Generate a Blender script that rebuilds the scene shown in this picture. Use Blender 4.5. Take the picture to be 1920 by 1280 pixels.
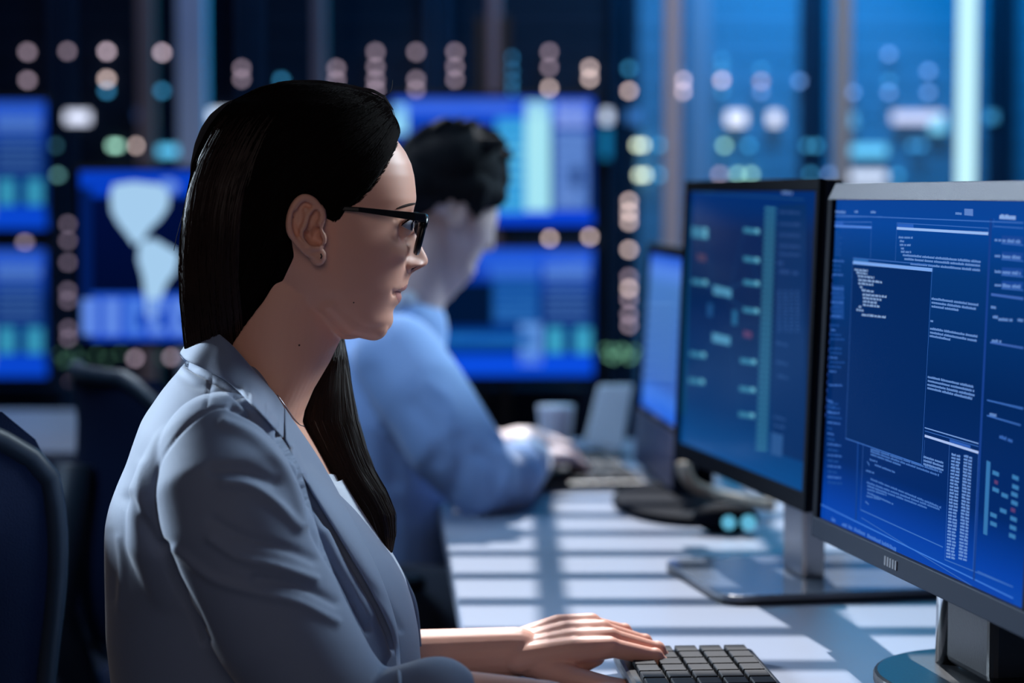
import bpy, bmesh, math, random
import numpy as np
from mathutils import Vector, Matrix
from mathutils.bvhtree import BVHTree

for o in list(bpy.data.objects):
    bpy.data.objects.remove(o, do_unlink=True)
SC = bpy.context.scene
COL = SC.collection
random.seed(7)
RNG = np.random.default_rng(7)

# ------------------------------------------------------------------ camera
F = 4233.0
CAMZ = 1.18
TH = math.radians(3.72)
cam_data = bpy.data.cameras.new('camera')
cam = bpy.data.objects.new('camera', cam_data)
COL.objects.link(cam)
cam.location = (0, 0, CAMZ)
cam.rotation_euler = (math.pi / 2 - TH, 0, 0)
cam_data.sensor_width = 36
cam_data.sensor_fit = 'HORIZONTAL'
cam_data.lens = F / 1920 * 36
cam_data.clip_start = 0.05
cam_data.dof.use_dof = True
cam_data.dof.focus_distance = 2.0
cam_data.dof.aperture_fstop = 3.15
SC.camera = cam

# ------------------------------------------------------------------ view, world
SC.view_settings.view_transform = 'Standard'
SC.view_settings.look = 'None'
SC.view_settings.gamma = 1
SC.view_settings.exposure = 0.0
SC.view_settings.use_curve_mapping = False
SC.cycles.use_denoising = True
SC.cycles.max_bounces = 6
SC.cycles.diffuse_bounces = 3
SC.cycles.sample_clamp_indirect = 4
world = bpy.data.worlds.new('room_air')
SC.world = world
world.use_nodes = True
world.node_tree.nodes['Background'].inputs[0].default_value = (0.05, 0.16, 0.42, 1)
world.node_tree.nodes['Background'].inputs[1].default_value = 0.16


def srgb(r, g, b):
    def c(v):
        v = v / 255.0
        return v / 12.92 if v <= 0.04045 else ((v + 0.055) / 1.055) ** 2.4
    return (c(r), c(g), c(b))


# ------------------------------------------------------------------ lamps
def lamp(name, kind, loc, target, energy, color, size=1.0, size_y=None, spot=None, blend=0.3):
    d = bpy.data.lights.new(name, kind)
    d.energy = energy
    d.color = color
    if kind == 'AREA':
        d.shape = 'RECTANGLE' if size_y else 'DISK'
        d.size = size
        if size_y:
            d.size_y = size_y
    elif kind == 'SPOT':
        d.shadow_soft_size = size
        d.spot_size = spot
        d.spot_blend = blend
    o = bpy.data.objects.new(name, d)
    COL.objects.link(o)
    o.location = loc
    v = Vector(target) - Vector(loc)
    o.rotation_euler = v.to_track_quat('-Z', 'Y').to_euler()
    return o


SUN_DIR = Vector((0.045, -1.0, -1.19)).normalized()
sun = bpy.data.lights.new('sun', 'SUN')
sun.energy = 6.4
sun.angle = math.radians(0.35)
sun.color = (0.95, 0.95, 0.97)
suno = bpy.data.objects.new('sun', sun)
COL.objects.link(suno)
suno.rotation_euler = SUN_DIR.to_track_quat('-Z', 'Y').to_euler()

lamp('key_spot', 'SPOT', (-2.5, 3.8, 2.0), (-0.33, 2.0, 1.06), 950, (0.68, 0.84, 1.0), 0.3, spot=0.50, blend=0.35)  # added off-frame spot, keeps the key light on the woman only
lamp('face_spot', 'SPOT', (1.15, 2.75, 1.95), (-0.08, 2.02, 1.12), 150, (0.72, 0.88, 1.0), 0.3, spot=0.52, blend=0.5)  # spot added to brighten her face, no window stands there
lamp('back_fill', 'AREA', (-1.0, 4.5, 2.9), (-0.5, 3.2, 0.8), 46, (0.75, 0.87, 1.0), 0.7, 0.7)  # unseen area light added for the hair and the far desk
lamp('near_fill', 'AREA', (-0.2, -0.8, 1.9), (-0.1, 2.0, 1.0), 8.2, (1.0, 0.82, 0.72), 1.4, 1.0)
lamp('man_rim_spot', 'SPOT', (1.5, 4.1, 2.0), (-0.15, 3.35, 0.98), 230, (0.55, 0.80, 1.0), 0.3, spot=0.42, blend=0.6)  # added spot that rims the man's right edge
lamp('man_fill_spot', 'SPOT', (-1.5, 2.7, 2.9), (-0.3, 3.35, 0.9), 190, (0.45, 0.68, 1.0), 0.4, spot=0.50, blend=0.7)  # added spot lifting the man's dark shirt from above left
lamp('desk_fill', 'AREA', (0.6, 2.6, 2.9), (0.3, 2.6, 0.8), 5, (0.15, 0.5, 1.0), 1.2, 1.2)
lamp('rack_wash', 'AREA', (0.95, 6.55, 2.95), (0.92, 6.98, 1.4), 85, (0.0, 0.47, 0.95), 0.9, 0.3)
lamp('rack_wash_left', 'AREA', (-0.9, 5.6, 3.0), (-0.9, 7.0, 1.4), 5, (0.03, 0.22, 0.9), 1.6, 0.4)
lamp('post_fill', 'SPOT', (0.75, 4.6, 3.0), (0.55, 6.4, 1.5), 62, (0.95, 0.92, 1.0), 0.1, spot=0.75)  # both spots added to brighten the posts, no fixture modelled
lamp('post_fill', 'SPOT', (-1.0, 4.6, 3.0), (-0.95, 6.6, 1.6), 18, (0.80, 0.85, 1.0), 0.1, spot=0.6)


# ------------------------------------------------------------------ pixel helpers (points at a real depth)
CT, ST = math.cos(TH), math.sin(TH)


def ray(px, py):
    u = (px - 960) / F
    v = (640 - py) / F
    return Vector((u, CT + v * ST, -ST + v * CT))


def at(px, py, Y):
    r = ray(px, py)
    return Vector((0, 0, CAMZ)) + r * (Y / r.y)


def proj_np(P):
    P = np.asarray(P, float) - np.array([0, 0, CAMZ])
    dep = P[:, 1] * CT - P[:, 2] * ST
    up = P[:, 1] * ST + P[:, 2] * CT
    return 960 + F * P[:, 0] / dep, 640 - F * up / dep


# ------------------------------------------------------------------ materials
def mat(name, col, rough=0.5, metal=0.0, bump=0.0, scale=60.0, var=0.06, spec=0.5, coat=0.0, sss=0.0, stretch=None, emit=None, emit_s=0.0):
    m = bpy.data.materials.new(name)
    m.use_nodes = True
    nt = m.node_tree
    b = nt.nodes['Principled BSDF']
    b.inputs['Roughness'].default_value = rough
    b.inputs['Metallic'].default_value = metal
    b.inputs['Specular IOR Level'].default_value = spec
    b.inputs['Coat Weight'].default_value = coat
    if sss:
        b.inputs['Subsurface Weight'].default_value = sss
        b.inputs['Subsurface Radius'].default_value = (0.012, 0.005, 0.003)
        b.inputs['Subsurface Scale'].default_value = 0.6
    tc = nt.nodes.new('ShaderNodeTexCoord')
    mp = nt.nodes.new('ShaderNodeMapping')
    if stretch:
        mp.inputs['Scale'].default_value = stretch
    nt.links.new(tc.outputs['Object'], mp.inputs['Vector'])
    n = nt.nodes.new('ShaderNodeTexNoise')
    n.inputs['Scale'].default_value = scale
    n.inputs['Detail'].default_value = 3
    nt.links.new(mp.outputs[0], n.inputs['Vector'])
    mx = nt.nodes.new('ShaderNodeMix')
    mx.data_type = 'RGBA'
    mx.inputs[6].default_value = tuple(c * (1 - var) for c in col) + (1,)
    mx.inputs[7].default_value = tuple(min(1, c * (1 + var)) for c in col) + (1,)
    nt.links.new(n.outputs[0], mx.inputs[0])
    nt.links.new(mx.outputs[2], b.inputs['Base Color'])
    if bump:
        bp = nt.nodes.new('ShaderNodeBump')
        bp.inputs['Strength'].default_value = bump
        bp.inputs['Distance'].default_value = 0.002
        nt.links.new(n.outputs[0], bp.inputs['Height'])
        nt.links.new(bp.outputs[0], b.inputs['Normal'])
    if emit:
        b.inputs['Emission Color'].default_value = emit + (1,)
        b.inputs['Emission Strength'].default_value = emit_s
    return m


def weave(name, col, rough=0.8, sc=900.0, bump=0.5, sheen=0.3):
    m = mat(name, col, rough, var=0.04, scale=25)
    nt = m.node_tree
    b = nt.nodes['Principled BSDF']
    b.inputs['Sheen Weight'].default_value = sheen
    b.inputs['Sheen Roughness'].default_value = 0.4
    tc = nt.nodes.new('ShaderNodeTexCoord')
    ad = nt.nodes.new('ShaderNodeTexNoise')
    ad.inputs['Scale'].default_value = sc
    ad.inputs['Detail'].default_value = 1
    nt.links.new(tc.outputs['Object'], ad.inputs['Vector'])
    bp = nt.nodes.new('ShaderNodeBump')
    bp.inputs['Strength'].default_value = bump
    bp.inputs['Distance'].default_value = 0.0006
    nt.links.new(ad.outputs[0], bp.inputs['Height'])
    nt.links.new(bp.outputs[0], b.inputs['Normal'])
    return m


_em = {}


def emi(r, g, b, s=1.0):
    k = (r, g, b, s)
    if k not in _em:
        m = bpy.data.materials.new('glow_%d_%d_%d' % (r, g, b))
        m.use_nodes = True
        nt = m.node_tree
        nt.nodes.clear()
        e = nt.nodes.new('ShaderNodeEmission')
        o = nt.nodes.new('ShaderNodeOutputMaterial')
        e.inputs[0].default_value = srgb(r, g, b) + (1,)
        e.inputs[1].default_value = s
        nt.links.new(e.outputs[0], o.inputs[0])
        m.cycles.emission_sampling = 'NONE'
        _em[k] = m
    return _em[k]


_eg = {}


def emi_gloss(r, g, b):
    k = (r, g, b)
    if k not in _eg:
        m = bpy.data.materials.new('display_%d_%d_%d' % k)
        m.use_nodes = True
        p = m.node_tree.nodes['Principled BSDF']
        p.inputs['Base Color'].default_value = (0.0004, 0.0006, 0.001, 1)
        p.inputs['Roughness'].default_value = 0.15
        p.inputs['Specular IOR Level'].default_value = 0.015
        p.inputs['Emission Color'].default_value = srgb(r, g, b) + (1,)
        p.inputs['Emission Strength'].default_value = 1
        m.cycles.emission_sampling = 'NONE'
        _eg[k] = m
    return _eg[k]


def screen_mat(name, stops, zlo, zhi):
    """a lit screen: its displayed background colour runs from bottom to top; glossy panel in front"""
    m = bpy.data.materials.new(name)
    m.use_nodes = True
    nt = m.node_tree
    b = nt.nodes['Principled BSDF']
    b.inputs['Base Color'].default_value = (0.0004, 0.0006, 0.001, 1)
    b.inputs['Roughness'].default_value = 0.15
    b.inputs['Specular IOR Level'].default_value = 0.015
    b.inputs['Emission Strength'].default_value = 1
    tc = nt.nodes.new('ShaderNodeTexCoord')
    sp = nt.nodes.new('ShaderNodeSeparateXYZ')
    mr = nt.nodes.new('ShaderNodeMapRange')
    mr.inputs['From Min'].default_value = zlo
    mr.inputs['From Max'].default_value = zhi
    cr = nt.nodes.new('ShaderNodeValToRGB')
    nt.links.new(tc.outputs['Object'], sp.inputs[0])
    nt.links.new(sp.outputs[2], mr.inputs[0])
    nt.links.new(mr.outputs[0], cr.inputs[0])
    els = cr.color_ramp.elements
    for i, (p, c) in enumerate(stops):
        if i < 2:
            e = els[i]
            e.position = p
        else:
            e = els.new(p)
        e.color = srgb(*c) + (1,)
    nt.links.new(cr.outputs[0], b.inputs['Emission Color'])
    return m


# ------------------------------------------------------------------ mesh helpers
class MB:
    def __init__(self):
        self.v = []
        self.f = []

    def add(self, vs, fs):
        o = len(self.v)
        self.v += [tuple(p) for p in vs]
        self.f += [tuple(i + o for i in f) for f in fs]

    def box(self, c, s, rot=None):
        hx, hy, hz = s[0] / 2, s[1] / 2, s[2] / 2
        vs = [Vector((x, y, z)) for x in (-hx, hx) for y in (-hy, hy) for z in (-hz, hz)]
        if rot:
            vs = [rot @ v for v in vs]
        c = Vector(c)
        self.add([v + c for v in vs], [(0, 1, 3, 2), (4, 6, 7, 5), (0, 4, 5, 1), (2, 3, 7, 6), (0, 2, 6, 4), (1, 5, 7, 3)])
        return self

    def prism(self, poly, d, top):
        """poly: list of 3-D points, extruded by vector d"""
        n = len(poly)
        d = Vector(d)
        a = [Vector(p) for p in poly]
        self.add(a + [p + d for p in a], [tuple(range(n))[::-1], tuple(range(n, 2 * n))] + [(i, (i + 1) % n, (i + 1) % n + n, i + n) for i in range(n)])
        return self

    def tube(self, pts, rad, seg=12, flat=1.0, caps=True, up=None):
        pts = [Vector(p) for p in pts]
        n = len(pts)
        if not hasattr(rad, '__len__'):
            rad = [rad] * n
        vs, fs = [], []
        prev = Vector(up) if up else None
        rings = []
        for i, p in enumerate(pts):
            t = (pts[min(i + 1, n - 1)] - pts[max(i - 1, 0)])
            t = t.normalized() if t.length > 1e-9 else Vector((0, 0, 1))
            if prev is None:
                prev = Vector((0, 0, 1)) if abs(t.z) < 0.9 else Vector((1, 0, 0))
            a = (prev - t * prev.dot(t))
            a = a.normalized() if a.length > 1e-6 else t.orthogonal().normalized()
            b = t.cross(a)
            prev = a
            rings.append(range(len(vs), len(vs) + seg))
            for k in range(seg):
                an = 2 * math.pi * k / seg
                vs.append(p + a * math.cos(an) * rad[i] * flat + b * math.sin(an) * rad[i])
        for i in range(n - 1):
            for k in range(seg):
                k2 = (k + 1) % seg
                fs.append((rings[i][k], rings[i][k2], rings[i + 1][k2], rings[i + 1][k]))
        if caps:
            fs.append(tuple(rings[0])[::-1])
            fs.append(tuple(rings[-1]))
        self.add(vs, fs)
        return self

    def limb(self, pts, rad, seg=20):
        """tapered tube with round ends"""
        pts = [Vector(p) for p in pts]
        rad = list(rad)
        t0 = (pts[0] - pts[1]).normalized()
        t1 = (pts[-1] - pts[-2]).normalized()
        P, R = [], []
        for k in range(5, 0, -1):
            an = math.pi / 2 * k / 5.2
            P.append(pts[0] + t0 * rad[0] * math.sin(an)); R.append(rad[0] * math.cos(an))
        P += pts; R += rad
        for k in range(1, 6):
            an = math.pi / 2 * k / 5.2
            P.append(pts[-1] + t1 * rad[-1] * math.sin(an)); R.append(rad[-1] * math.cos(an))
        return self.tube(P, R, seg)

    def ell(self, c, r, rot=None, nu=24, nv=16):
        c = Vector(c)
        vs = [Vector((0, 0, r[2]))]
        for j in range(1, nv):
            a = math.pi * j / nv
            for i in range(nu):
                b = 2 * math.pi * i / nu
                vs.append(Vector((r[0] * math.sin(a) * math.cos(b), r[1] * math.sin(a) * math.sin(b), r[2] * math.cos(a))))
        vs.append(Vector((0, 0, -r[2])))
        if rot:
            vs = [rot @ v for v in vs]
        fs = []
        for i in range(nu):
            fs.append((0, 1 + i, 1 + (i + 1) % nu))
            fs.append((len(vs) - 1, 1 + (nv - 2) * nu + (i + 1) % nu, 1 + (nv - 2) * nu + i))
        for j in range(nv - 2):
            for i in range(nu):
                a = 1 + j * nu + i
                b = 1 + j * nu + (i + 1) % nu
                fs.append((a, a + nu, b + nu, b))
        self.add([v + c for v in vs], fs)
        return self

    def loft(self, rings, caps=True):
        n = len(rings[0])
        vs = [p for r in rings for p in r]
        fs = []
        for i in range(len(rings) - 1):
            for k in range(n):
                k2 = (k + 1) % n
                fs.append((i * n + k, i * n + k2, (i + 1) * n + k2, (i + 1) * n + k))
        if caps:
            fs.append(tuple(range(n))[::-1])
            fs.append(tuple(range((len(rings) - 1) * n, len(rings) * n)))
        self.add(vs, fs)
        return self

    def mesh(self, name):
        me = bpy.data.meshes.new(name)
        me.from_pydata([tuple(v) for v in self.v], [], self.f)
        me.validate()
        bm = bmesh.new()
        bm.from_mesh(me)
        bmesh.ops.recalc_face_normals(bm, faces=bm.faces)
        bm.to_mesh(me)
        bm.free()
        return me

    def build(self, name, m, parent=None, smooth=False, bevel=0.0, seg=2, loc=None):
        o = bpy.data.objects.new(name, self.mesh(name))
        return finish(o, m, parent, smooth, bevel, seg, loc)


def finish(o, m, parent=None, smooth=False, bevel=0.0, seg=2, loc=None):
    COL.objects.link(o)
    if not isinstance(m, (list, tuple)):
        m = [m]
    for x in m:
        o.data.materials.append(x)
    if parent:
        o.parent = parent
    if loc is not None:
        o.location = loc
    if smooth:
        for p in o.data.polygons:
            p.use_smooth = True
    if bevel:
        b = o.modifiers.new('bevel', 'BEVEL')
        b.width = bevel
        b.segments = seg
        b.limit_method = 'ANGLE'
    return o


def tag(o, label=None, cat=None, group=None, kind=None):
    if label: o['label'] = label
    if cat: o['category'] = cat
    if group: o['group'] = group
    if kind: o['kind'] = kind
    return o


def empty(name, loc, rz=0.0, label=None, cat=None, group=None):
    o = bpy.data.objects.new(name, None)
    COL.objects.link(o)
    o.empty_display_size = 0.05
    o.location = loc
    o.rotation_euler = (0, 0, rz)
    o.matrix_basis = Matrix.LocRotScale(Vector(loc), o.rotation_euler, None)
    return tag(o, label, cat, group)


def copy_tree(o, parent=None):
    c = o.copy()
    COL.objects.link(c)
    c.parent = parent
    for ch in list(o.children):
        copy_tree(ch, c)
    return c


def remeshed(mb, voxel, smooth_it=4, factor=0.5):
    """union of closed shapes as one continuous surface"""
    me = mb.mesh('tmp')
    o = bpy.data.objects.new('tmp', me)
    COL.objects.link(o)
    r = o.modifiers.new('r', 'REMESH')
    r.mode = 'VOXEL'
    r.voxel_size = voxel
    if smooth_it:
        s = o.modifiers.new('s', 'SMOOTH')
        s.iterations = smooth_it
        s.factor = factor
    bpy.context.view_layer.update()
    dg = bpy.context.evaluated_depsgraph_get()
    out = bpy.data.meshes.new_from_object(o.evaluated_get(dg))
    bpy.data.objects.remove(o, do_unlink=True)
    return out


def coords(me):
    a = np.empty(len(me.vertices) * 3)
    me.vertices.foreach_get('co', a)
    return a.reshape(-1, 3)


def normals(me):
    a = np.empty(len(me.vertices) * 3)
    me.vertex_normals.foreach_get('vector', a)
    return a.reshape(-1, 3)


def set_coords(me, a):
    me.vertices.foreach_set('co', a.ravel())
    me.update()


def bvh_of(me):
    return BVHTree.FromPolygons([v.co[:] for v in me.vertices], [p.vertices[:] for p in me.polygons])


def polydist(x, y, poly):
    """distance of points to an open polyline"""
    d = np.full(x.shape, 1e9)
    for (ax, ay), (bx, by) in zip(poly[:-1], poly[1:]):
        vx, vy = bx - ax, by - ay
        L = vx * vx + vy * vy + 1e-9
        t = np.clip(((x - ax) * vx + (y - ay) * vy) / L, 0, 1)
        d = np.minimum(d, np.hypot(x - ax - t * vx, y - ay - t * vy))
    return d


def inside(x, y, poly):
    r = np.zeros(x.shape, bool)
    n = len(poly)
    for i in range(n):
        x0, y0 = poly[i]
        x1, y1 = poly[(i + 1) % n]
        c = ((y0 > y) != (y1 > y)) & (x < (x1 - x0) * (y - y0) / ((y1 - y0) + 1e-12) + x0)
        r ^= c
    return r


def crom(pts, n):
    """Catmull-Rom resample"""
    P = [np.array(p, float) for p in pts]
    P = [2 * P[0] - P[1]] + P + [2 * P[-1] - P[-2]]
    out = []
    segs = len(P) - 3
    for k in range(n):
        t = k / (n - 1) * segs
        i = min(int(t), segs - 1)
        t -= i
        a, b, c, d = P[i:i + 4]
        out.append(0.5 * ((2 * b) + (-a + c) * t + (2 * a - 5 * b + 4 * c - d) * t * t + (-a + 3 * b - 3 * c + d) * t ** 3))
    return out


# ------------------------------------------------------------------ shared materials
M_WHITE = mat('white_laminate', srgb(118, 127, 146), 0.4, bump=0.05, scale=200, var=0.02)
M_BLACKP = mat('black_plastic', (0.008, 0.009, 0.012), 0.35, bump=0.1, scale=300)
M_BLACKM = mat('matt_black_bezel', (0.003, 0.005, 0.010), 0.7, spec=0.05)
M_BEZLIT = mat('lit_grey_bezel', srgb(48, 54, 72), 0.5, bump=0.35, scale=900, var=0.15)
M_DARKP = mat('dark_casing', (0.006, 0.012, 0.026), 0.6, spec=0.12)
M_CHROME = mat('chrome', (0.75, 0.77, 0.8), 0.12, 1.0, var=0.02)
M_SILVER = mat('silver_metal', (0.42, 0.43, 0.46), 0.28, 0.85, var=0.03)
M_GLOSS = mat('glossy_grey_glass', (0.15, 0.18, 0.23), 0.13, var=0.02)
M_FLOOR = mat('dark_floor_carpet', (0.012, 0.02, 0.045), 0.8, bump=0.4, scale=300, var=0.2)
M_WALL = mat('dark_blue_wall_paint', (0.015, 0.03, 0.07), 0.7)
M_CEIL = mat('dark_ceiling_paint', (0.03, 0.04, 0.06), 0.8)
M_RACK = mat('rack_steel', (0.014, 0.030, 0.065), 0.6, spec=0.2, scale=8, var=0.15)
# ================================================================== THE ROOM
def struct(name, mb, m, **k):
    return tag(mb.build(name, m, **k), kind='structure')


struct('floor', MB().box((0, 3.2, -0.05), (7.0, 10.4, 0.1)), M_FLOOR)
struct('wall_back', MB().box((0, 8.2, 1.65), (7.0, 0.1, 3.3)), M_WALL)
struct('wall_left', MB().box((-3.4, 3.2, 1.65), (0.1, 10.0, 3.3)), M_WALL)
struct('wall_right', MB().box((2.6, 3.2, 1.65), (0.1, 10.0, 3.3)), M_WALL)
# ceiling with a louvred roof light
CZ = 3.3
sk = CZ - 0.73
KY = 1.0 / 1.19
KX = -0.045 / 1.19
lx0, lx1 = -0.105 + KX * sk, 0.62 + KX * sk
ly0, ly1 = 1.97 + KY * sk, 3.75 + KY * sk
c = MB()
c.box((0, (-2 + ly0) / 2, CZ + 0.03), (7, ly0 + 2, 0.06))
c.box((0, (ly1 + 8.4) / 2, CZ + 0.03), (7, 8.4 - ly1, 0.06))
c.box(((-3.5 + lx0) / 2, (ly0 + ly1) / 2, CZ + 0.03), (lx0 + 3.5, ly1 - ly0, 0.06))
c.box(((3.5 + lx1) / 2, (ly0 + ly1) / 2, CZ + 0.03), (3.5 - lx1, ly1 - ly0, 0.06))
struct('ceiling', c, M_CEIL)
louv = MB()
y = ly0
while y < ly1:
    louv.box(((lx0 + lx1) / 2, y, CZ), (lx1 - lx0, 0.046, 0.004))
    y += 0.169
for xx in (0.045, 0.34):
    louv.box((xx + KX * sk, (ly0 + ly1) / 2, CZ), (0.034, ly1 - ly0, 0.004))
struct('window_1', louv, M_BLACKP)


def post(name, px0, px1, Y, col, depth=0.06, rough=0.5):
    a = (px0 - 960) * Y / F
    b = (px1 - 960) * Y / F
    m = mat('painted_post', col, rough, var=0.05)
    return struct(name, MB().box(((a + b) / 2, Y, 1.65), (b - a, depth, 3.3)), m, bevel=0.004)


post('trim_1', 1244, 1274, 6.35, srgb(205, 195, 205))
post('trim_2', 1288, 1330, 6.75, srgb(115, 160, 200))
post('trim_3', 1560, 1590, 6.35, srgb(190, 190, 195))
post('trim_4', 338, 392, 6.6, srgb(215, 222, 240))
post('trim_5', 264, 296, 6.7, srgb(150, 118, 112))
post('trim_6', 590, 614, 6.7, srgb(150, 120, 125))
post('trim_7', 916, 938, 6.7, srgb(140, 112, 120))

# ------------------------------------------------------------------ vertical light tube on the right
def vertical_tube():
    Y = 5.6
    x = (1808 - 960) * Y / F
    r = empty('tube_light', (x, Y, 0), 0, 'tall pale cyan vertical light tube at the right above the nearest monitor', 'tube light')
    MB().tube([(0, 0, 0.35), (0, 0, 2.95)], 0.024, 20).build('diffuser', emi(186, 232, 242, 1.25), r, smooth=True)
    MB().box((0, 0.03, 1.65), (0.03, 0.012, 2.62)).box((0, 0.02, 0.33), (0.05, 0.05, 0.05)).box((0, 0.02, 2.97), (0.05, 0.05, 0.05)).box((0, 0.02, 3.15), (0.01, 0.01, 0.33)).box((0, 0.02, 0.15), (0.012, 0.012, 0.34)).box((0, 0.02, 0.008), (0.16, 0.16, 0.016)).build('backing', M_SILVER, r, bevel=0.002)


vertical_tube()

# ------------------------------------------------------------------ server racks with indicator lights
W = (214, 190, 186); WD = (140, 124, 138); WG = (104, 92, 108); TB = (44, 112, 150); TD = (38, 96, 136)
GR = (128, 176, 158); GD = (36, 72, 84); LG = (196, 208, 180); MV = (84, 118, 168); PK = (196, 176, 190)
LEDS = [
 (50, 97, WD), (50, 150, WD), (126, 96, WD), (199, 96, PK), (199, 148, W), (199, 170, TB), (303, 98, PK), (303, 170, TB),
 (453, 128, WD), (453, 148, WD), (527, 150, TB), (630, 128, WD), (630, 150, WD), (704, 97, WD), (704, 125, WD), (704, 149, WD), (704, 167, WD),
 (780, 97, WD), (780, 149, WD), (780, 168, WD), (853, 97, WD), (853, 125, WD), (853, 149, WD),
 (958, 108, TD), (958, 132, TD), (958, 152, TD), (958, 170, TD), (1030, 97, WD), (1030, 126, WD), (1030, 165, W), (1106, 127, W), (1106, 147, W),
 (1180, 128, TB), (1180, 170, W), (1281, 150, PK), (1281, 171, PK), (1354, 112, TD), (1354, 131, TD), (1354, 150, PK), (1354, 172, TD),
 (1428, 130, TD), (1428, 152, WD), (1428, 172, MV), (1500, 152, MV), (1600, 173, MV), (1668, 101, MV), (1668, 152, TD), (1668, 173, MV), (1742, 133, MV), (1742, 173, MV),
 (104, 273, GD), (210, 273, GR), (220, 273, GR), (256, 273, W), (107, 328, (74, 118, 118)), (210, 326, GD), (252, 326, PK),
 (1194, 272, LG), (1206, 272, LG), (1236, 272, TB), (1198, 328, LG), (1210, 328, LG), (1236, 328, TB), (1359, 273, GR), (1405, 273, TB),
 (1350, 327, WD), (1384, 327, GR), (1409, 327, GR), (1513, 273, TB), (1532, 273, TB), (1712, 273, TD), (1728, 273, TD), (1520, 326, TB), (1556, 327, MV), (1684, 328, TB),
 (1180, 377, W), (1180, 397, W), (1180, 416, W), (1180, 468, W), (1180, 520, WD), (1180, 541, W), (1180, 561, WD), (1180, 590, WD), (1180, 610, WD),
 (1106, 444, W), (1031, 447, W), (1031, 734, WD), (967, 768, W), (962, 760, WD),
 (127, 420, WG), (127, 451, WG), (127, 492, WG), (127, 545, WG), (127, 563, WG), (128, 616, WG), (128, 634, WG), (130, 720, WG), (130, 738, WG),
 (252, 672, WD), (320, 670, WD), (45, 455, WD),
]
STATUS = [  # wide lit displays: x, y, half width px, half height px, colour
 (145, 220, 20, 10, (205, 212, 235)), (412, 218, 26, 11, (200, 216, 240)), (270, 216, 14, 9, (34, 58, 104)), (1138, 218, 8, 11, (190, 205, 232)), (1190, 218, 13, 11, (44, 92, 152)),
 (1381, 222, 16, 11, (215, 222, 245)), (1453, 222, 10, 11, (210, 216, 238)), (1722, 220, 44, 9, (178, 188, 222)), (1759, 232, 12, 14, (110, 186, 218)),
 (1588, 226, 16, 12, (76, 150, 196)), (1860, 219, 8, 8, (56, 136, 186)), (320, 283, 22, 8, (84, 178, 222)), (1630, 282, 30, 9, (92, 178, 222)), (1625, 331, 34, 8, (195, 208, 232)),
 (1136, 268, 8, 26, (14, 88, 130)),
]
GREENS = [(1135, 655), (1150, 672), (1165, 655), (1180, 672), (1140, 668), (1190, 658), (1160, 666), (1186, 668), (1150, 656), (1172, 661),
          (110, 664), (125, 672), (140, 660), (150, 674), (180, 664), (200, 672), (225, 662), (118, 678), (300, 672), (338, 664)]
YR = 7.0
M_UNITLIT = mat('blue_lit_unit_fronts', (0.06, 0.20, 0.34), 0.6, var=0.03)  # right racks only: blue light on them put into a paler colour
rack_w = 0.56
racks = []
RL = ['leftmost server rack with grey lights behind the stacked left screens', 'dark server rack with green lights behind the map screen and the left posts',
      'server rack with paired grey lights showing above the woman\'s hair', 'server rack with grey light columns above the seated man\'s head',
      'server rack with a bright column of pale lights right of the stacked screens', 'blue-lit server rack with two white displays above the angled monitor',
      'blue-lit server rack with a wide white display left of the light tube']
MB_post = None
for i in range(7):
    cx = -2.24 + rack_w / 2 + i * (rack_w + 0.02) + 0.28
    r = empty('server_rack', (cx, YR + 0.02, 0), 0, RL[i], 'server rack', 'server racks along the back wall')
    MB().box((0, 0.45, 1.1), (rack_w, 0.85, 2.2)).build('cabinet', M_RACK, r, bevel=0.004)
    d = MB()
    for z in np.arange(0.12, 2.15, 0.089):
        d.box((0, 0.012, z), (rack_w - 0.06, 0.02, 0.0865))
    d.build('server_unit_fronts', M_UNITLIT if i >= 4 else M_DARKP, r, bevel=0.003)
    fr = MB().box((-rack_w / 2 + 0.014, 0, 1.1), (0.028, 0.03, 2.2)).box((rack_w / 2 - 0.014, 0, 1.1), (0.028, 0.03, 2.2)).box((0, 0, 2.18), (rack_w, 0.03, 0.04)).box((0, 0, 0.03), (rack_w, 0.03, 0.06))
    fr.build('door_frame', M_RACK, r, bevel=0.003)
    racks.append((cx, r))


def rack_for(x):
    return min(racks, key=lambda t: abs(t[0] - x))


_led = {}
R_LED = 0.0082
for (px, py, c) in LEDS:
    p = at(px, py, YR)
    cx, r = rack_for(p.x)
    if 'm' not in _led:
        _led['m'] = MB().tube([(0, 0.03, 0), (0, 0.0, 0), (0, -0.004, 0)], [R_LED, R_LED, R_LED * 0.9], 20).mesh('indicator_light')
    o = bpy.data.objects.new('indicator_light', _led['m'].copy())
    o.data.materials.append(emi(*c, 6.0))
    COL.objects.link(o)
    o.parent = r
    o.location = (p.x - cx, -0.02, p.z)
for (px, py) in GREENS:
    p = at(px, py, YR)
    cx, r = rack_for(p.x)
    o = bpy.data.objects.new('indicator_light', _led['m'].copy())
    o.data.materials.append(emi(104, 160, 130, 3.1 if px > 1000 else 0.95))
    o.scale = (0.62, 1, 0.62)
    COL.objects.link(o)
    o.parent = r
    o.location = (p.x - cx, -0.02, p.z)
for (px, py, hw, hh, c) in STATUS:
    p = at(px, py, YR)
    cx, r = rack_for(p.x)
    w_, h_ = hw * YR / F * 1.1, hh * YR / F * 1.1
    MB().box((p.x - cx, -0.012, p.z), (2 * w_, 0.02, 2 * h_)).build('status_display', emi(*c, 1.7), r, bevel=0.003)


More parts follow.
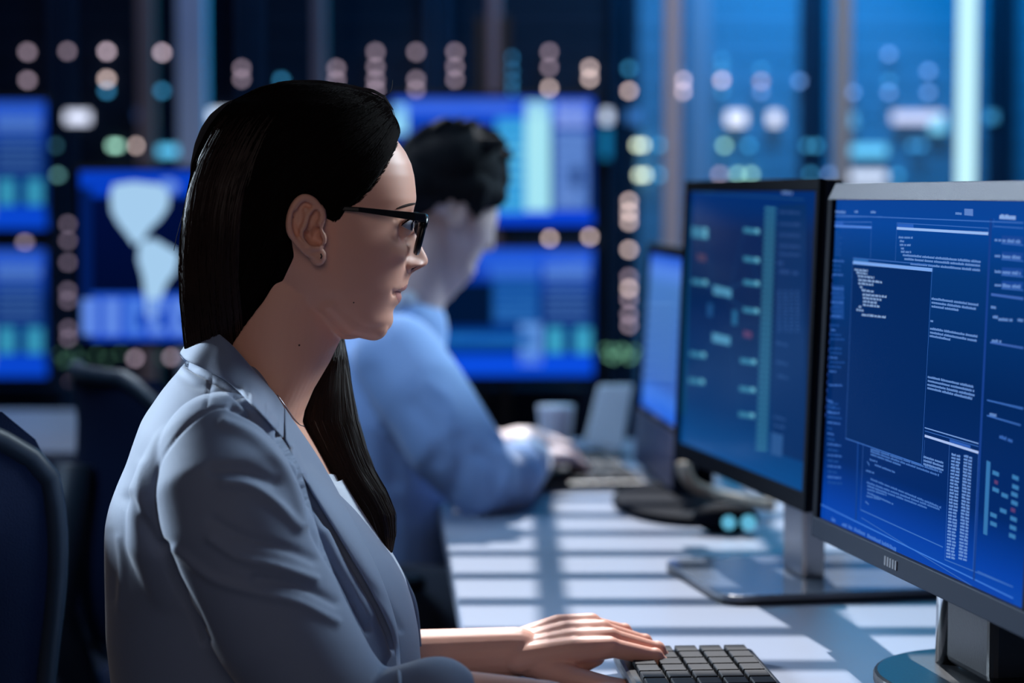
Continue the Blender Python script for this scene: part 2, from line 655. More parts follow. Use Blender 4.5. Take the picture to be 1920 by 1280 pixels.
# ================================================================== MONITORS
class Monitor:
    def __init__(s, name, label, pl, pr, zbot, H, bez=0.018, chin=0.022, tilt=2.2, mats=None, stops=None, th=0.035, base=None, cat='monitor', group=None, desk=0.73, top_bez=None, slope=False):
        pl = Vector((pl[0], pl[1], 0)); pr = Vector((pr[0], pr[1], 0))
        s.W = (pr - pl).length
        s.H = H
        ang = math.atan2(pr.y - pl.y, pr.x - pl.x)
        c = (pl + pr) / 2
        s.root = empty(name, (c.x, c.y, desk), ang, label, cat, group)
        s.zb = zbot - desk
        s.t = math.radians(tilt)
        s.M = s.root.matrix_basis.copy()
        W_ = s.W
        mc, mbz = mats or (M_DARKP, M_BLACKP)
        tb = top_bez if top_bez is not None else bez
        # casing behind the panel
        cs = MB()
        cs.loft([[s.T(x, y, z) for (x, z) in ((-W_ / 2 + i, i), (W_ / 2 - i, i), (W_ / 2 - i, H - i), (-W_ / 2 + i, H - i))] for (y, i) in ((0.002, 0), (th * 0.55, 0), (th, 0.05))])
        cs.build('casing', mc, s.root, bevel=0.003)
        fr2 = MB()
        idx = []
        for (x0, x1, z0, z1) in ((-W_ / 2, W_ / 2, 0, chin), (-W_ / 2, W_ / 2, H - tb, H), (-W_ / 2, -W_ / 2 + bez, chin, H - tb), (W_ / 2 - bez, W_ / 2, chin, H - tb)):
            top_ = z1 >= H - 1e-6 and z0 > chin + 1e-6 and slope
            pts = [s.T(x, y + (0.45 * tb if (top_ and z == z1) else 0), z) for x in (x0, x1) for y in (-0.005, 0.003) for z in (z0, z1)]
            idx += [(0 if z0 > 0.1 else 2) if z1 - z0 < 0.1 else 1] * 6
            fr2.add(pts, [(0, 1, 3, 2), (4, 6, 7, 5), (0, 4, 5, 1), (2, 3, 7, 6), (0, 2, 6, 4), (1, 5, 7, 3)])
        s.frame = fr2.build('bezel', [mbz, M_BLACKM, M_DARKP if mbz is M_BEZLIT else M_BLACKM], s.root, bevel=0.0012)  # nearest monitor: paler top strip, darker bottom, light from above put into colour
        s.frame.data.polygons.foreach_set('material_index', idx)
        s.x0, s.x1, s.z0, s.z1 = -W_ / 2 + bez, W_ / 2 - bez, chin, H - tb
        sm = screen_mat('screen_display', stops or [(0, (5, 55, 150)), (1, (5, 60, 150))], s.T(0, 0, s.z0).z, s.T(0, 0, s.z1).z)
        q = MB()
        q.add([s.T(s.x0, 0, s.z0), s.T(s.x1, 0, s.z0), s.T(s.x1, 0, s.z1), s.T(s.x0, 0, s.z1)], [(0, 1, 2, 3)])
        s.screen = q.build('screen', sm, s.root)
        s.layers = {}

    def T(s, x, y, z):
        """panel coordinates (x across, y back, z up the panel) -> root local, leaning back"""
        return Vector((x, y * math.cos(s.t) + z * math.sin(s.t), s.zb + z * math.cos(s.t) - y * math.sin(s.t)))

    def uv(s, px, py):
        """where the sight line through a picture point meets the panel"""
        inv = s.M.inverted()
        o = inv @ Vector((0, 0, CAMZ))
        d = inv.to_3x3() @ ray(px, py)
        p0 = s.T(0, 0, 0)
        n = (s.T(0, 1, 0) - p0)
        k = (p0 - o).dot(n) / d.dot(n)
        q = o + d * k - p0
        ez = s.T(0, 0, 1) - p0
        return q.x, q.dot(ez)

    def poly(s, pts, col, lift=0.0004, clip=True):
        P = []
        for (px, py) in pts:
            x, z = s.uv(px, py)
            if clip:
                x = min(max(x, s.x0), s.x1); z = min(max(z, s.z0), s.z1)
            P.append(s.T(x, -lift, z))
        s.layers.setdefault(col, MB()).add(P, [tuple(range(len(P)))])

    def rect(s, x0, y0, x1, y1, col, lift=0.0004):
        s.poly([(x0, y0), (x0, y1), (x1, y1), (x1, y0)], col, lift)

    def local_rect(s, x0, z0, x1, z1, col, lift=0.0004):
        P = [s.T(x, -lift, z) for (x, z) in ((x0, z0), (x1, z0), (x1, z1), (x0, z1))]
        s.layers.setdefault(col, MB()).add(P, [(0, 1, 2, 3)])

    def line(s, a, b, wz, col, lift=0.0005):
        (xa, za), (xb, zb) = s.uv(*a), s.uv(*b)
        xa, xb = [min(max(v, s.x0), s.x1) for v in (xa, xb)]
        za, zb = [min(max(v, s.z0), s.z1) for v in (za, zb)]
        dx, dz = xb - xa, zb - za
        L = math.hypot(dx, dz) or 1
        nx, nz = -dz / L * wz / 2, dx / L * wz / 2
        P = [s.T(x, -lift, z) for (x, z) in ((xa - nx, za - nz), (xb - nx, zb - nz), (xb + nx, zb + nz), (xa + nx, za + nz))]
        s.layers.setdefault(col, MB()).add(P, [(0, 1, 2, 3)])

    def text(s, a, b, hz, col, gap=0.25, word=(3, 9)):
        """a line of small unreadable type as tick marks"""
        (xa, za), (xb, zb) = s.uv(*a), s.uv(*b)
        xb = min(xb, s.x1 - 0.002)
        step = hz * 0.5
        x = xa
        n = random.randint(*word)
        while x < xb:
            if n <= 0:
                x += step
                n = random.randint(*word)
                continue
            h = hz * random.choice((0.46, 0.5, 0.5, 0.62))
            z = za + (zb - za) * (x - xa) / max(1e-6, xb - xa)
            s.local_rect(x, z - hz / 2, x + step * (1 - gap), z - hz / 2 + h, col, 0.0006)
            x += step
            n -= 1

    def done(s, name='displayed_graphics', gain=1.0):
        mb = MB()
        mats, idx = [], []
        for col, l in s.layers.items():
            mats.append(emi_gloss(*col))
            idx += [len(mats) - 1] * len(l.f)
            mb.add(l.v, l.f)
        me = bpy.data.meshes.new(name)
        me.from_pydata([tuple(v) for v in mb.v], [], mb.f)
        for m in mats:
            me.materials.append(m)
        me.polygons.foreach_set('material_index', idx)
        o = bpy.data.objects.new(name, me)
        COL.objects.link(o)
        o.parent = s.screen
        return o


# --- nearest monitor (right)
MR = Monitor('computer_monitor', 'large monitor at the right edge showing a code window on blue', (0.3105, 2.29), (0.4075, 1.748), 0.832, 0.36,
             bez=0.014, chin=0.021, top_bez=0.017, tilt=2.4, mats=(M_DARKP, M_BEZLIT),
             stops=[(0, (8, 72, 172)), (0.06, (6, 64, 165)), (0.2, (2, 40, 104)), (0.5, (2, 38, 92)), (0.8, (4, 54, 118)), (0.93, (6, 68, 152)), (1, (10, 66, 150))], th=0.045, slope=True)
def z4(X, Y): return (1500 + X / 2.783, 320 + Y / 2.783)
def z5(X, Y): return (1500 + X / 2.845, 740 + Y / 2.845)
LB = (150, 186, 242); LM = (58, 108, 190); LT = (104, 146, 212); LD = (28, 76, 150); LC = (88, 148, 200)
m = MR
m.line(z4(165, 232), z4(1169, 272), 0.0010, LM)
m.line(z4(165, 240), z4(430, 240), 0.0008, LM)
m.poly([z4(860, 198), z4(860, 232), z4(905, 236), z4(905, 200)], (92, 130, 200))
for (a, b) in (((185, 208), (240, 212)), ((288, 208), (303, 209)), ((372, 210), (398, 211)), ((815, 216), (845, 218))):
    m.text(z4(*a), z4(*b), 0.0042, LT, word=(30, 40))
# right hand pane frame
m.line(z4(1000, 250), z5(930, 990), 0.005, (22, 62, 140))
m.line(z4(1015, 290), z4(1169, 300), 0.0008, LM)
m.line(z4(1015, 250), z4(1010, 300), 0.0006, LM)
m.text(z4(1045, 232), z4(1128, 236), 0.0062, LB, word=(30, 40))
# top left window
m.line(z4(180, 288), z4(376, 296), 0.0022, (80, 132, 220)); m.line(z4(180, 268), z4(376, 268), 0.0008, LM); m.line(z4(376, 268), z4(370, 455), 0.0006, LM)
m.poly([z4(180, 262), z4(180, 286), z4(228, 288), z4(228, 264)], (36, 88, 180))
for k in range(9):
    m.text(z4(185, 315 + k * 15), z4(185 + random.randint(20, 38), 316 + k * 15), 0.003, LD)
# window with long code lines
m.line(z4(508, 300), z4(985, 328), 0.0024, LB); m.line(z4(508, 272), z4(985, 300), 0.0007, LM); m.line(z4(508, 272), z4(500, 470), 0.0006, LM); m.line(z4(985, 300), z4(985, 328), 0.0006, LM)
m.poly([z4(510, 276), z4(510, 298), z4(594, 303), z4(594, 280)], (40, 96, 190))
for (x0, x1, y) in ((518, 590, 343), (524, 545, 362), (524, 580, 382), (530, 545, 400), (530, 583, 418)):
    m.text(z4(x0, y), z4(x1, y + 2), 0.0034, LT)
for (x0, y0, x1, y1) in ((540, 435, 945, 470), (548, 455, 940, 490), (580, 480, 940, 514)):
    m.text(z4(x0, y0), z4(x1, y1), 0.0036, LT, word=(12, 30))
# front code window
m.poly([z4(275, 490), z4(240 + 12, 1000), z5(247, 232), z5(650, 375), z4(685, 545), z4(690, 522)], (3, 40, 96), 0.0005)
m.line(z4(280, 478), z4(695, 518), 0.0032, (120, 166, 236), 0.0007); m.line(z4(280, 455), z4(695, 492), 0.0008, LM, 0.0007)
m.poly([z4(282, 456), z4(282, 470), z4(360, 478), z4(360, 462)], (40, 100, 170), 0.0007)
m.line(z4(695, 492), z5(652, 370), 0.0007, LM, 0.0007); m.line(z4(278, 478), z5(247, 232), 0.0006, LM, 0.0007); m.line(z5(247, 232), z5(652, 372), 0.0009, LM, 0.0007)
for (x0, x1, y) in ((288, 355, 512), (298, 352, 528), (306, 388, 546), (308, 434, 566), (308, 384, 584), (316, 326, 602), (326, 384, 620), (330, 456, 642), (332, 428, 660), (332, 402, 678), (332, 418, 696), (310, 322, 706), (298, 338, 722), (326, 448, 748)):
    m.text(z4(x0, y - 2), z4(x1, y + (x1 - x0) * 0.09), 0.0038, (146, 180, 226), word=(3, 7))
# lines right of the window
for (x0, y0, x1, y1) in ((690, 662, 932, 695), (690, 682, 922, 716), (690, 702, 830, 722), (684, 778, 698, 780), (682, 818, 930, 860), (682, 838, 925, 882), (680, 856, 788, 876), (670, 1070, 908, 1122), (670, 1090, 912, 1144), (668, 1110, 912, 1166), (668, 1128, 900, 1184)):
    m.text(z4(x0, y0), z4(x1, y1), 0.0036, LT, word=(12, 30))
# far left column
for k in range(34):
    y = 465 + k * 24
    if y > 1270: break
    if random.random() < 0.75:
        m.text(z4(176 - k * 0.8, y), z4(176 + random.randint(14, 60), y + 3), 0.0036, LD if k % 3 else LM)
for k in range(22):
    m.line(z4(174, 600 + k * 8), z4(232, 603 + k * 8), 0.0010, LD)
for k in range(16):
    y = 25 + k * 29
    if y > 480: break
    m.text(z5(150, y), z5(160 + random.randint(10, 75), y + 8), 0.004, LD if k % 2 else LM)
for k in range(18):
    a = z4(150 - k * 2.4, 540 + k * 42)
    m.line(a, (a[0] + 0.6, a[1] + 8), 0.0012, (70, 110, 230))
# tall list window
m.line(z5(668, 175), z5(955, 260), 0.0009, (120, 160, 225)); m.line(z5(668, 192), z5(955, 276), 0.0006, LM); m.line(z5(668, 218), z5(955, 308), 0.0022, (166, 190, 240)); m.line(z5(668, 240), z5(660, 372), 0.0005, LM)
m.poly([z5(800, 235), z5(800, 252), z5(912, 286), z5(912, 270)], (44, 92, 180))
m.line(z5(800, 262), z5(775, 880), 0.0006, LM); m.line(z5(955, 308), z5(925, 940), 0.0006, LM)
for k in range(33):
    y = 312 + k * 17.0
    x = 812 - k * 0.9
    m.text(z5(x, y), z5(x + 44, y + 11), 0.0034, LT, gap=0.1, word=(5, 6))
    m.text(z5(x + 66, y + 8), z5(x + 108, y + 20), 0.0034, LT, gap=0.1, word=(5, 6))
for k in range(3):
    m.text(z5(662, 325 + k * 19), z5(768, 358 + k * 19), 0.0035, LT, word=(12, 30))
# lower code window
m.line(z5(340, 265), z5(325, 612), 0.0006, LM); m.line(z5(325, 612), z5(765, 812), 0.0011, LM); m.line(z5(312, 250), z5(300, 668), 0.004, (18, 62, 136))
for (x0, y0, x1, y1) in ((380, 285, 760, 408), (380, 297, 745, 425), (380, 312, 540, 370), (375, 340, 415, 352), (362, 352, 372, 372), (402, 368, 508, 408), (355, 398, 398, 412), (380, 444, 755, 596), (360, 462, 748, 606), (362, 480, 680, 598), (362, 498, 465, 530), (362, 516, 500, 578), (358, 534, 430, 552), (352, 565, 368, 578)):
    m.text(z5(x0, y0), z5(x1, y1), 0.0034, (70, 116, 190), word=(8, 20))
# bottom bar
m.line(z5(105, 580), z5(1140, 1085), 0.0012, (60, 120, 215)); m.line(z5(330, 655), z5(920, 1040), 0.0007, LM); m.line(z5(775, 878), z5(1140, 1025), 0.0009, LM)
m.poly([z5(100, 585), z5(98, 680), z5(1135, 1200), z5(1140, 1090)], (6, 66, 168), 0.0003)
for (a, b) in (((172, 655), (188, 662)), ((228, 682), (250, 692)), ((262, 695), (282, 705)), ((292, 708), (350, 736)), ((362, 742), (430, 775)), ((440, 780), (475, 796)), ((482, 800), (516, 820))):
    m.text(z5(*a), z5(*b), 0.006, (70, 120, 205), word=(30, 40))
# right panel
for y in (355, 438, 520, 590):
    m.text(z4(1020, y), z4(1052, y + 2), 0.004, LT)
    m.poly([z4(1056, y - 17), z4(1054, y + 24), z4(1165, y + 34), z4(1169, y - 10)], (24, 70, 150))
    m.text(z4(1060, y + 2), z4(1150, y + 8), 0.005, LT)
    m.line(z4(1054, y + 24), z4(1169, y + 34), 0.0008, LM)
m.line(z4(1000, 645), z4(1169, 668), 0.0022, (60, 100, 180)); m.line(z4(995, 895), z4(1169, 925), 0.0016, (60, 100, 180)); m.line(z4(985, 1198), z4(1169, 1240), 0.0012, LM)
for (x0, x1, y) in ((1000, 1030, 704), (1010, 1036, 755), (1040, 1110, 768), (1140, 1165, 770), (1005, 1050, 880)):
    m.text(z4(x0, y), z4(x1, y + 4), 0.0045, LT)
m.text(z5(1015, 95), z5(1048, 102), 0.005, LT); m.text(z5(1068, 215), z5(1138, 240), 0.005, LM)
m.line(z5(1000, 28), z5(1190, 75), 0.0010, LM); m.line(z5(1000, 110), z5(1180, 162), 0.0012, LM)
for k in range(30):
    m.line(z5(998 - k * 0.6, 356 + k * 13), z5(1019 - k * 0.6, 366 + k * 13), 0.0022, (52, 116, 176))
for (x, y) in ((1030, 412), (1030, 500), (1078, 530), (1070, 612), (1018, 635), (1018, 682), (1135, 435), (1135, 485), (1130, 525), (1130, 570), (1125, 655), (1122, 702), (1118, 746)):
    m.line(z5(x, y), z5(x + 34, y + 14), 0.0034, (56, 122, 180))
m.line(z5(1040, 462), z5(1058, 470), 0.003, (92, 62, 112)); m.line(z5(1128, 610), z5(1150, 620), 0.003, (92, 62, 112))
m.line(z5(950, 940), z5(1140, 1025), 0.0009, LM)
m.done()
# badge on the lower bezel: plain light rectangle with a raised mark
bx, bz = m.uv(*z5(510, 975))
bd = MB()
for k in range(5):
    w_ = 0.0022
    p = [m.T(bx - 0.016 + k * 0.007 + dx, y, 0.0105 + dz) for dx in (0, w_ * 2) for y in (-0.0062, -0.0045) for dz in (-0.0042, 0.0042)]
    bd.add(p, [(0, 1, 3, 2), (4, 6, 7, 5), (0, 4, 5, 1), (2, 3, 7, 6), (0, 2, 6, 4), (1, 5, 7, 3)])
bd.build('badge', M_SILVER, m.root)




# stand: chrome-edged black column and foot
st = MB().box((0.0, 0.075, 0.135), (0.11, 0.04, 0.24)).build('stand_neck', M_BLACKP, m.root, bevel=0.008, seg=3)
MB().tube([(-0.062, 0.06, 0.012), (-0.062, 0.062, 0.13), (-0.058, 0.07, 0.22)], 0.011, 16).build('neck_trim', M_CHROME, m.root, smooth=True)
MB().prism([(0.13 * math.cos(a) - 0.0, 0.085 + 0.11 * math.sin(a), 0.001) for a in np.linspace(0, 2 * math.pi, 40, endpoint=False)], (0, 0, 0.012), None).build('stand_base', M_BLACKP, m.root, bevel=0.004)

# --- second monitor
M2 = Monitor('computer_monitor', 'dark blue monitor showing a linked node diagram, left of the nearest monitor', (0.2175, 2.96), (0.3215, 2.43), 0.836, 0.362,
             bez=0.012, chin=0.020, top_bez=0.014, tilt=2.2, mats=(M_DARKP, M_BLACKM),
             stops=[(0, (10, 74, 138)), (0.18, (6, 52, 106)), (0.5, (4, 34, 78)), (0.85, (4, 34, 84)), (0.93, (4, 44, 106)), (1, (4, 46, 112))], th=0.04)
def z6(X, Y): return (1240 + X / 1.94, 320 + Y / 1.94)
m = M2
C1 = (50, 118, 152); C2 = (32, 96, 138); C3 = (26, 74, 124); CB = (96, 168, 196)
m.line(z6(75, 75), z6(520, 105), 0.0012, C3)
m.text(z6(440, 72), z6(478, 76), 0.007, (104, 140, 200)); m.text(z6(150, 72), z6(190, 74), 0.004, C3)
m.poly([z6(92, 115), z6(70, 880), z6(90, 890), z6(108, 115)], (10, 66, 110))
for k in range(46):
    y = 132 + k * 19.4
    x = 378 - k * 0.72
    m.poly([z6(x, y), z6(x, y + 10), z6(x + 40, y + 13), z6(x + 40, y + 3)], C1)
m.poly([z6(424, 125), z6(400, 1020), z6(432, 1030), z6(520, 1060), z6(528, 120)], (8, 46, 98), 0.0003)
for (x, y) in ((112, 212), (112, 232), (112, 402), (105, 665), (100, 762), (300, 215), (300, 320), (300, 405), (298, 505), (288, 690), (285, 792), (282, 885)):
    m.poly([z6(x, y - 10), z6(x, y + 9), z6(x + 58, y + 18), z6(x + 58, y - 2)], C1)
    m.poly([z6(x + 44, y - 6), z6(x + 44, y + 9), z6(x + 58, y + 12), z6(x + 58, y - 2)], CB, 0.0006)
for (x, y) in ((190, 435), (186, 608)):
    m.poly([z6(x, y - 20), z6(x, y + 14), z6(x + 66, y + 28), z6(x + 66, y - 4)], (74, 140, 176))
m.poly([z6(170, 480), z6(168, 528), z6(186, 532), z6(188, 484)], C3); m.poly([z6(260, 505), z6(258, 560), z6(276, 562), z6(278, 508)], C2)
m.poly([z6(132, 300), z6(132, 325), z6(164, 332), z6(164, 306)], (70, 56, 86)); m.poly([z6(300, 580), z6(300, 604), z6(330, 610), z6(330, 586)], (84, 54, 92))
for (a, b) in (((170, 225), (190, 430)), ((250, 430), (302, 225)), ((170, 415), (300, 500)), ((250, 430), (300, 405)), ((160, 670), (190, 620)), ((250, 620), (290, 880)), ((330, 320), (356, 420)), ((345, 690), (360, 560)), ((335, 890), (345, 980)), ((160, 410), (188, 436))):
    m.line(z6(*a), z6(*b), 0.0010, C3)
for y in (145, 188, 228, 268, 298):
    m.text(z6(430, y), z6(505, y + 4), 0.006, (40, 72, 128))
for (x, y) in ((425, 330), (430, 360), (450, 362), (480, 366)):
    m.text(z6(x, y), z6(x + 18, y), 0.008, (40, 72, 128))
for j in range(4):
    for k in range(12):
        m.text(z6(425 + j * 22, 436 + k * 13), z6(438 + j * 22, 437 + k * 13), 0.004, (44, 82, 140))
for (x, y) in ((420, 620), (420, 690), (425, 740), (412, 890), (412, 920)):
    m.text(z6(x, y), z6(x + 40, y + 10), 0.006, (40, 78, 134))
m.poly([z6(402, 950), z6(400, 1030), z6(440, 1040), z6(444, 962)], (40, 84, 140))
m.line(z6(45, 930), z6(500, 1150), 0.0014, (20, 70, 130))
m.done()
# broad silver plate stand with a glossy foot
MB().box((0.100, 0.052, 0.09), (0.075, 0.028, 0.16)).build('stand_neck', M_SILVER, m.root, bevel=0.004)
corner = []
for (cx, cy, a0) in ((0.175, 0.155, 0), (-0.03, 0.155, 90), (-0.03, -0.055, 180), (0.175, -0.055, 270)):
    for k in range(7):
        a = math.radians(a0 + k * 15)
        corner.append((cx + 0.03 * math.cos(a) + 0.03, cy + 0.03 * math.sin(a), 0.004))
fb = MB().prism(corner, (0, 0, 0.007), None).build('stand_base', M_GLOSS, m.root, bevel=0.002)
MB().prism([(x, y, 0.0005) for (x, y, z) in corner], (0, 0, 0.0035), None).build('base_edge', M_BLACKP, m.root)

# --- the man's monitor
M3 = Monitor('computer_monitor', 'narrow-angled blue monitor facing the man, behind the node diagram monitor', (0.205, 3.70), (0.241, 3.27), 0.742, 0.36,
             bez=0.012, chin=0.095, top_bez=0.016, tilt=3.5, mats=(M_DARKP, M_BLACKM),
             stops=[(0, (30, 100, 225)), (0.12, (60, 120, 225)), (0.2, (60, 104, 190)), (0.8, (72, 122, 190)), (0.9, (84, 134, 225)), (1, (24, 84, 210))])
m = M3
for k in range(16):
    m.line((1205, 570 + k * 9.5), (1262, 573 + k * 9.5), 0.003, (48, 92, 160) if k % 2 else (98, 146, 205))
m.done()
MB().prism([m.T(x, -0.0052, z) for (x, z) in ((m.x0, 0.006), (m.x1, 0.006), (m.x1, 0.088), (m.x0, 0.088))], m.T(0, -0.002, 0) - m.T(0, 0, 0), None).build('chin_panel', mat('blue_grey_chin', srgb(30, 44, 80), 0.3, var=0.03), m.root)
MB().box((0.12, 0.05, 0.085), (0.08, 0.03, 0.14)).build('stand_neck', M_BLACKM, m.root, bevel=0.006)
MB().prism([(0.255 + 0.19 * math.cos(a), -0.005 + 0.092 * math.sin(a), 0.0005) for a in np.linspace(0, 2 * math.pi, 48, endpoint=False)], (0, 0, 0.013), None).build('stand_base', M_BLACKM, m.root, bevel=0.005)
# --- stacked screens at the back (content is what they display)
def back_screen(label, px0, py0, px1, py1, Y, stops, desk, group=None):
    a = at(px0, py1, Y); b = at(px1, py0, Y)
    bz = 0.013
    mon = Monitor('display_screen', label, (a.x - bz, Y), (b.x + bz, Y), a.z - 0.018, (b.z - a.z) + 0.018 + bz, bez=bz, chin=0.018, tilt=0.0, stops=stops, desk=desk, cat='screen', group=group)
    return mon


BL = (6, 44, 160)
def top_layout(mn, ox, oy, dim=1.0):
    q = lambda *c: tuple(int(v * dim) for v in c)
    R = lambda x0, y0, x1, y1, c: mn.rect(x0 + ox, y0 + oy, x1 + ox, y1 + oy, c)
    R(736, 186, 1112, 222, q(30, 86, 222)); R(760, 192, 960, 208, q(70, 112, 222))
    R(736, 196, 764, 250, q(150, 222, 255))
    R(930, 222, 985, 400, q(52, 158, 222))
    for k in range(9):
        R(935, 232 + k * 19, 980, 236 + k * 19, q(14, 92, 170)); R(936, 240 + k * 19, 984, 246 + k * 19, q(116, 208, 232))
    R(985, 190, 1032, 396, q(160, 226, 244)); R(990, 200, 1022, 388, q(172, 234, 246))
    R(1042, 192, 1102, 238, q(130, 158, 232)); R(1040, 246, 1102, 392, q(92, 132, 204))
    for k in range(8):
        R(1042, 244 + k * 19, 1100, 249 + k * 19, q(34, 80, 160))
    R(1070, 312, 1092, 352, q(10, 40, 100)); R(1050, 352, 1080, 388, q(120, 150, 214))
    R(736, 396, 1112, 420, q(10, 68, 220))


def bottom_layout(mn, ox, oy, dim=1.0):
    q = lambda *c: tuple(int(v * dim) for v in c)
    R = lambda x0, y0, x1, y1, c: mn.rect(x0 + ox, y0 + oy, x1 + ox, y1 + oy, c)
    R(736, 468, 1112, 500, q(28, 84, 218)); R(900, 474, 1010, 520, q(52, 108, 212)); R(740, 500, 920, 520, q(20, 60, 180))
    R(820, 530, 924, 612, q(1, 20, 52)); R(1020, 474, 1104, 520, q(84, 130, 214)); R(924, 524, 1010, 604, q(20, 80, 160))
    for k in range(6):
        R(928, 530 + k * 13, 1006, 535 + k * 13, q(52, 120, 190)); R(1022, 528 + k * 13, 1102, 534 + k * 13, q(64, 106, 170))
    R(736, 622, 1000, 650, q(14, 80, 164)); R(750, 632, 990, 637, q(44, 130, 196))
    R(1026, 614, 1056, 662, q(58, 160, 196)); R(1078, 614, 1108, 662, q(58, 160, 196))
    R(975, 606, 1016, 684, q(96, 150, 224)); R(736, 664, 1112, 703, q(10, 76, 222)); R(975, 664, 1016, 684, q(120, 160, 230))


ST_ = [(0, (6, 72, 215)), (0.15, (3, 46, 120)), (0.6, (3, 42, 118)), (1, (10, 70, 210))]
D_ = back_screen('upper blue screen with a bright cyan column, behind the man\'s head', 736, 184, 1113, 421, 5.85, ST_, 0.0, 'stacked blue screens at the back')
top_layout(D_, 0, 0); D_.done()
E_ = back_screen('lower blue screen behind the man\'s shoulder, under the screen with the cyan column', 736, 466, 1113, 704, 5.85, ST_, 0.0, 'stacked blue screens at the back')
bottom_layout(E_, 0, 0); E_.done()
A_ = back_screen('upper blue screen cut by the left picture edge', -292, 190, 86, 428, 5.85, ST_, 0.0, 'stacked blue screens at the back')
bottom_layout(A_, -1028, -278, 0.92); A_.done()
B_ = back_screen('lower blue screen cut by the left picture edge', -292, 468, 86, 706, 5.85, ST_, 0.0, 'stacked blue screens at the back')
bottom_layout(B_, -1028, 0, 0.92); B_.done()
for mn in (A_, B_, D_, E_):
    MB().box((0, 0.045, mn.zb + 0.17), (0.14, 0.03, 0.14)).box((0, 0.075, mn.zb + 0.17), (0.06, 0.05, 0.08)).build('wall_bracket', M_BLACKP, mn.root, bevel=0.003)
# dark steel uprights that carry the stacked screens
for (mn, lb) in ((D_, 'dark upright frame carrying the two stacked screens behind the man'), (A_, 'dark upright frame carrying the two stacked screens at the left edge')):
    x, y = mn.root.location.x, mn.root.location.y
    r = empty('screen_stand', (x, y + 0.20, 0), 0, lb, 'stand', 'uprights for the stacked screens')
    MB().box((-0.03, -0.02, 0.85), (0.03, 0.04, 1.6)).box((0.03, -0.02, 0.85), (0.03, 0.04, 1.6)).build('upright', M_BLACKP, r, bevel=0.003)
    MB().box((0, 0, 0.03), (0.7, 0.42, 0.05)).build('foot', M_BLACKP, r, bevel=0.006)
    MB().box((0, 0.12, 0.36), (0.5, 0.16, 0.6)).build('cabinet', M_DARKP, r, bevel=0.006)

# --- world map monitor on the far white desk
DZ = 0.73
C_ = Monitor('computer_monitor', 'large blue monitor showing a pale continent map and a table, behind the woman\'s hair', (at(142, 500, 4.37).x, 4.37), (at(640, 500, 4.37).x, 4.37), at(300, 650, 4.37).z, 0.350,
             bez=0.010, chin=0.012, tilt=0, desk=DZ, stops=[(0, (24, 72, 200)), (0.28, (30, 80, 200)), (0.285, (1, 10, 46)), (0.84, (1, 12, 56)), (0.86, (6, 60, 190)), (1, (8, 64, 196))], th=0.035)
m = C_
PALE = (165, 205, 238)
m.poly([(212, 346), (250, 340), (304, 346), (318, 362), (316, 388), (300, 412), (282, 428), (266, 452), (250, 458), (238, 440), (222, 420), (209, 396), (207, 366)], PALE)
m.poly([(300, 336), (322, 334), (338, 346), (326, 366), (312, 360)], (92, 132, 220))
m.poly([(262, 452), (290, 448), (314, 462), (336, 476), (330, 508), (312, 532), (302, 560), (290, 598), (276, 596), (272, 556), (268, 520), (258, 486)], PALE)
m.poly([(420, 350), (520, 345), (610, 356), (600, 400), (540, 420), (500, 450), (470, 410), (430, 400)], PALE)
m.poly([(420, 420), (470, 425), (480, 460), (450, 520), (430, 510), (410, 450)], PALE)
m.poly([(150, 352), (150, 640), (172, 640), (172, 352)], (3, 28, 88), 0.0003)
for j in range(12):
    m.poly([(152 + j * 42, 560), (152 + j * 42, 628), (184 + j * 42, 628), (184 + j * 42, 560)], (92, 134, 226) if j % 3 != 2 else (70, 120, 222))
    if j >= 2:
        m.poly([(172 + j * 42, 586), (172 + j * 42, 612), (184 + j * 42, 612), (184 + j * 42, 586)], (14, 66, 176), 0.0006)
m.done()
MB().box((0, 0.05, 0.1), (0.07, 0.03, 0.2)).build('stand_neck', M_BLACKP, m.root, bevel=0.004)
MB().prism([(0.13 * math.cos(a), 0.03 + 0.09 * math.sin(a), 0.0) for a in np.linspace(0, 2 * math.pi, 32, endpoint=False)], (0, 0, 0.012), None).build('stand_base', M_BLACKP, m.root, bevel=0.004)


# ================================================================== DESKS
def desk_thing(label, poly, legs, panel=None):
    cx = sum(p[0] for p in poly) / len(poly); cy = sum(p[1] for p in poly) / len(poly)
    r = empty('desk', (cx, cy, 0), 0, label, 'desk')
    MB().prism([(x - cx, y - cy, DZ - 0.028) for x, y in poly], (0, 0, 0.028), None).build('desktop', M_WHITE, r, bevel=0.003)
    for (x, y) in legs:
        MB().box((x - cx, y - cy, (DZ - 0.028) / 2), (0.05, 0.05, DZ - 0.028)).build('leg', M_BLACKP, r, bevel=0.004)
    if panel:
        (x0, y0), (x1, y1) = panel
        MB().prism([(x0 - cx, y0 - cy, 0.05), (x1 - cx, y0 - cy, 0.05), (x1 - cx, y0 + 0.02 - cy, 0.05), (x0 - cx, y0 + 0.02 - cy, 0.05)], (0, 0, DZ - 0.078), None).build('side_panel', mat('grey_panel', srgb(120, 128, 145), 0.5), r)
    return r


desk_thing('long white desk with striped sunlight under the three dark monitors', [(0.008, 1.25), (0.95, 1.25), (0.80, 4.15), (-0.155, 4.15)], [(0.08, 1.4), (0.88, 1.4), (0.74, 4.05), (-0.05, 4.05), (0.82, 2.7)])
desk_thing('far white desk at the left behind the chairs', [(-1.75, 3.95), (-0.55, 3.95), (-0.55, 4.72), (-1.75, 4.72)], [(-1.68, 4.0), (-0.62, 4.65), (-1.68, 4.65)], ((-1.7, 3.98), (-0.60, 4.0)))


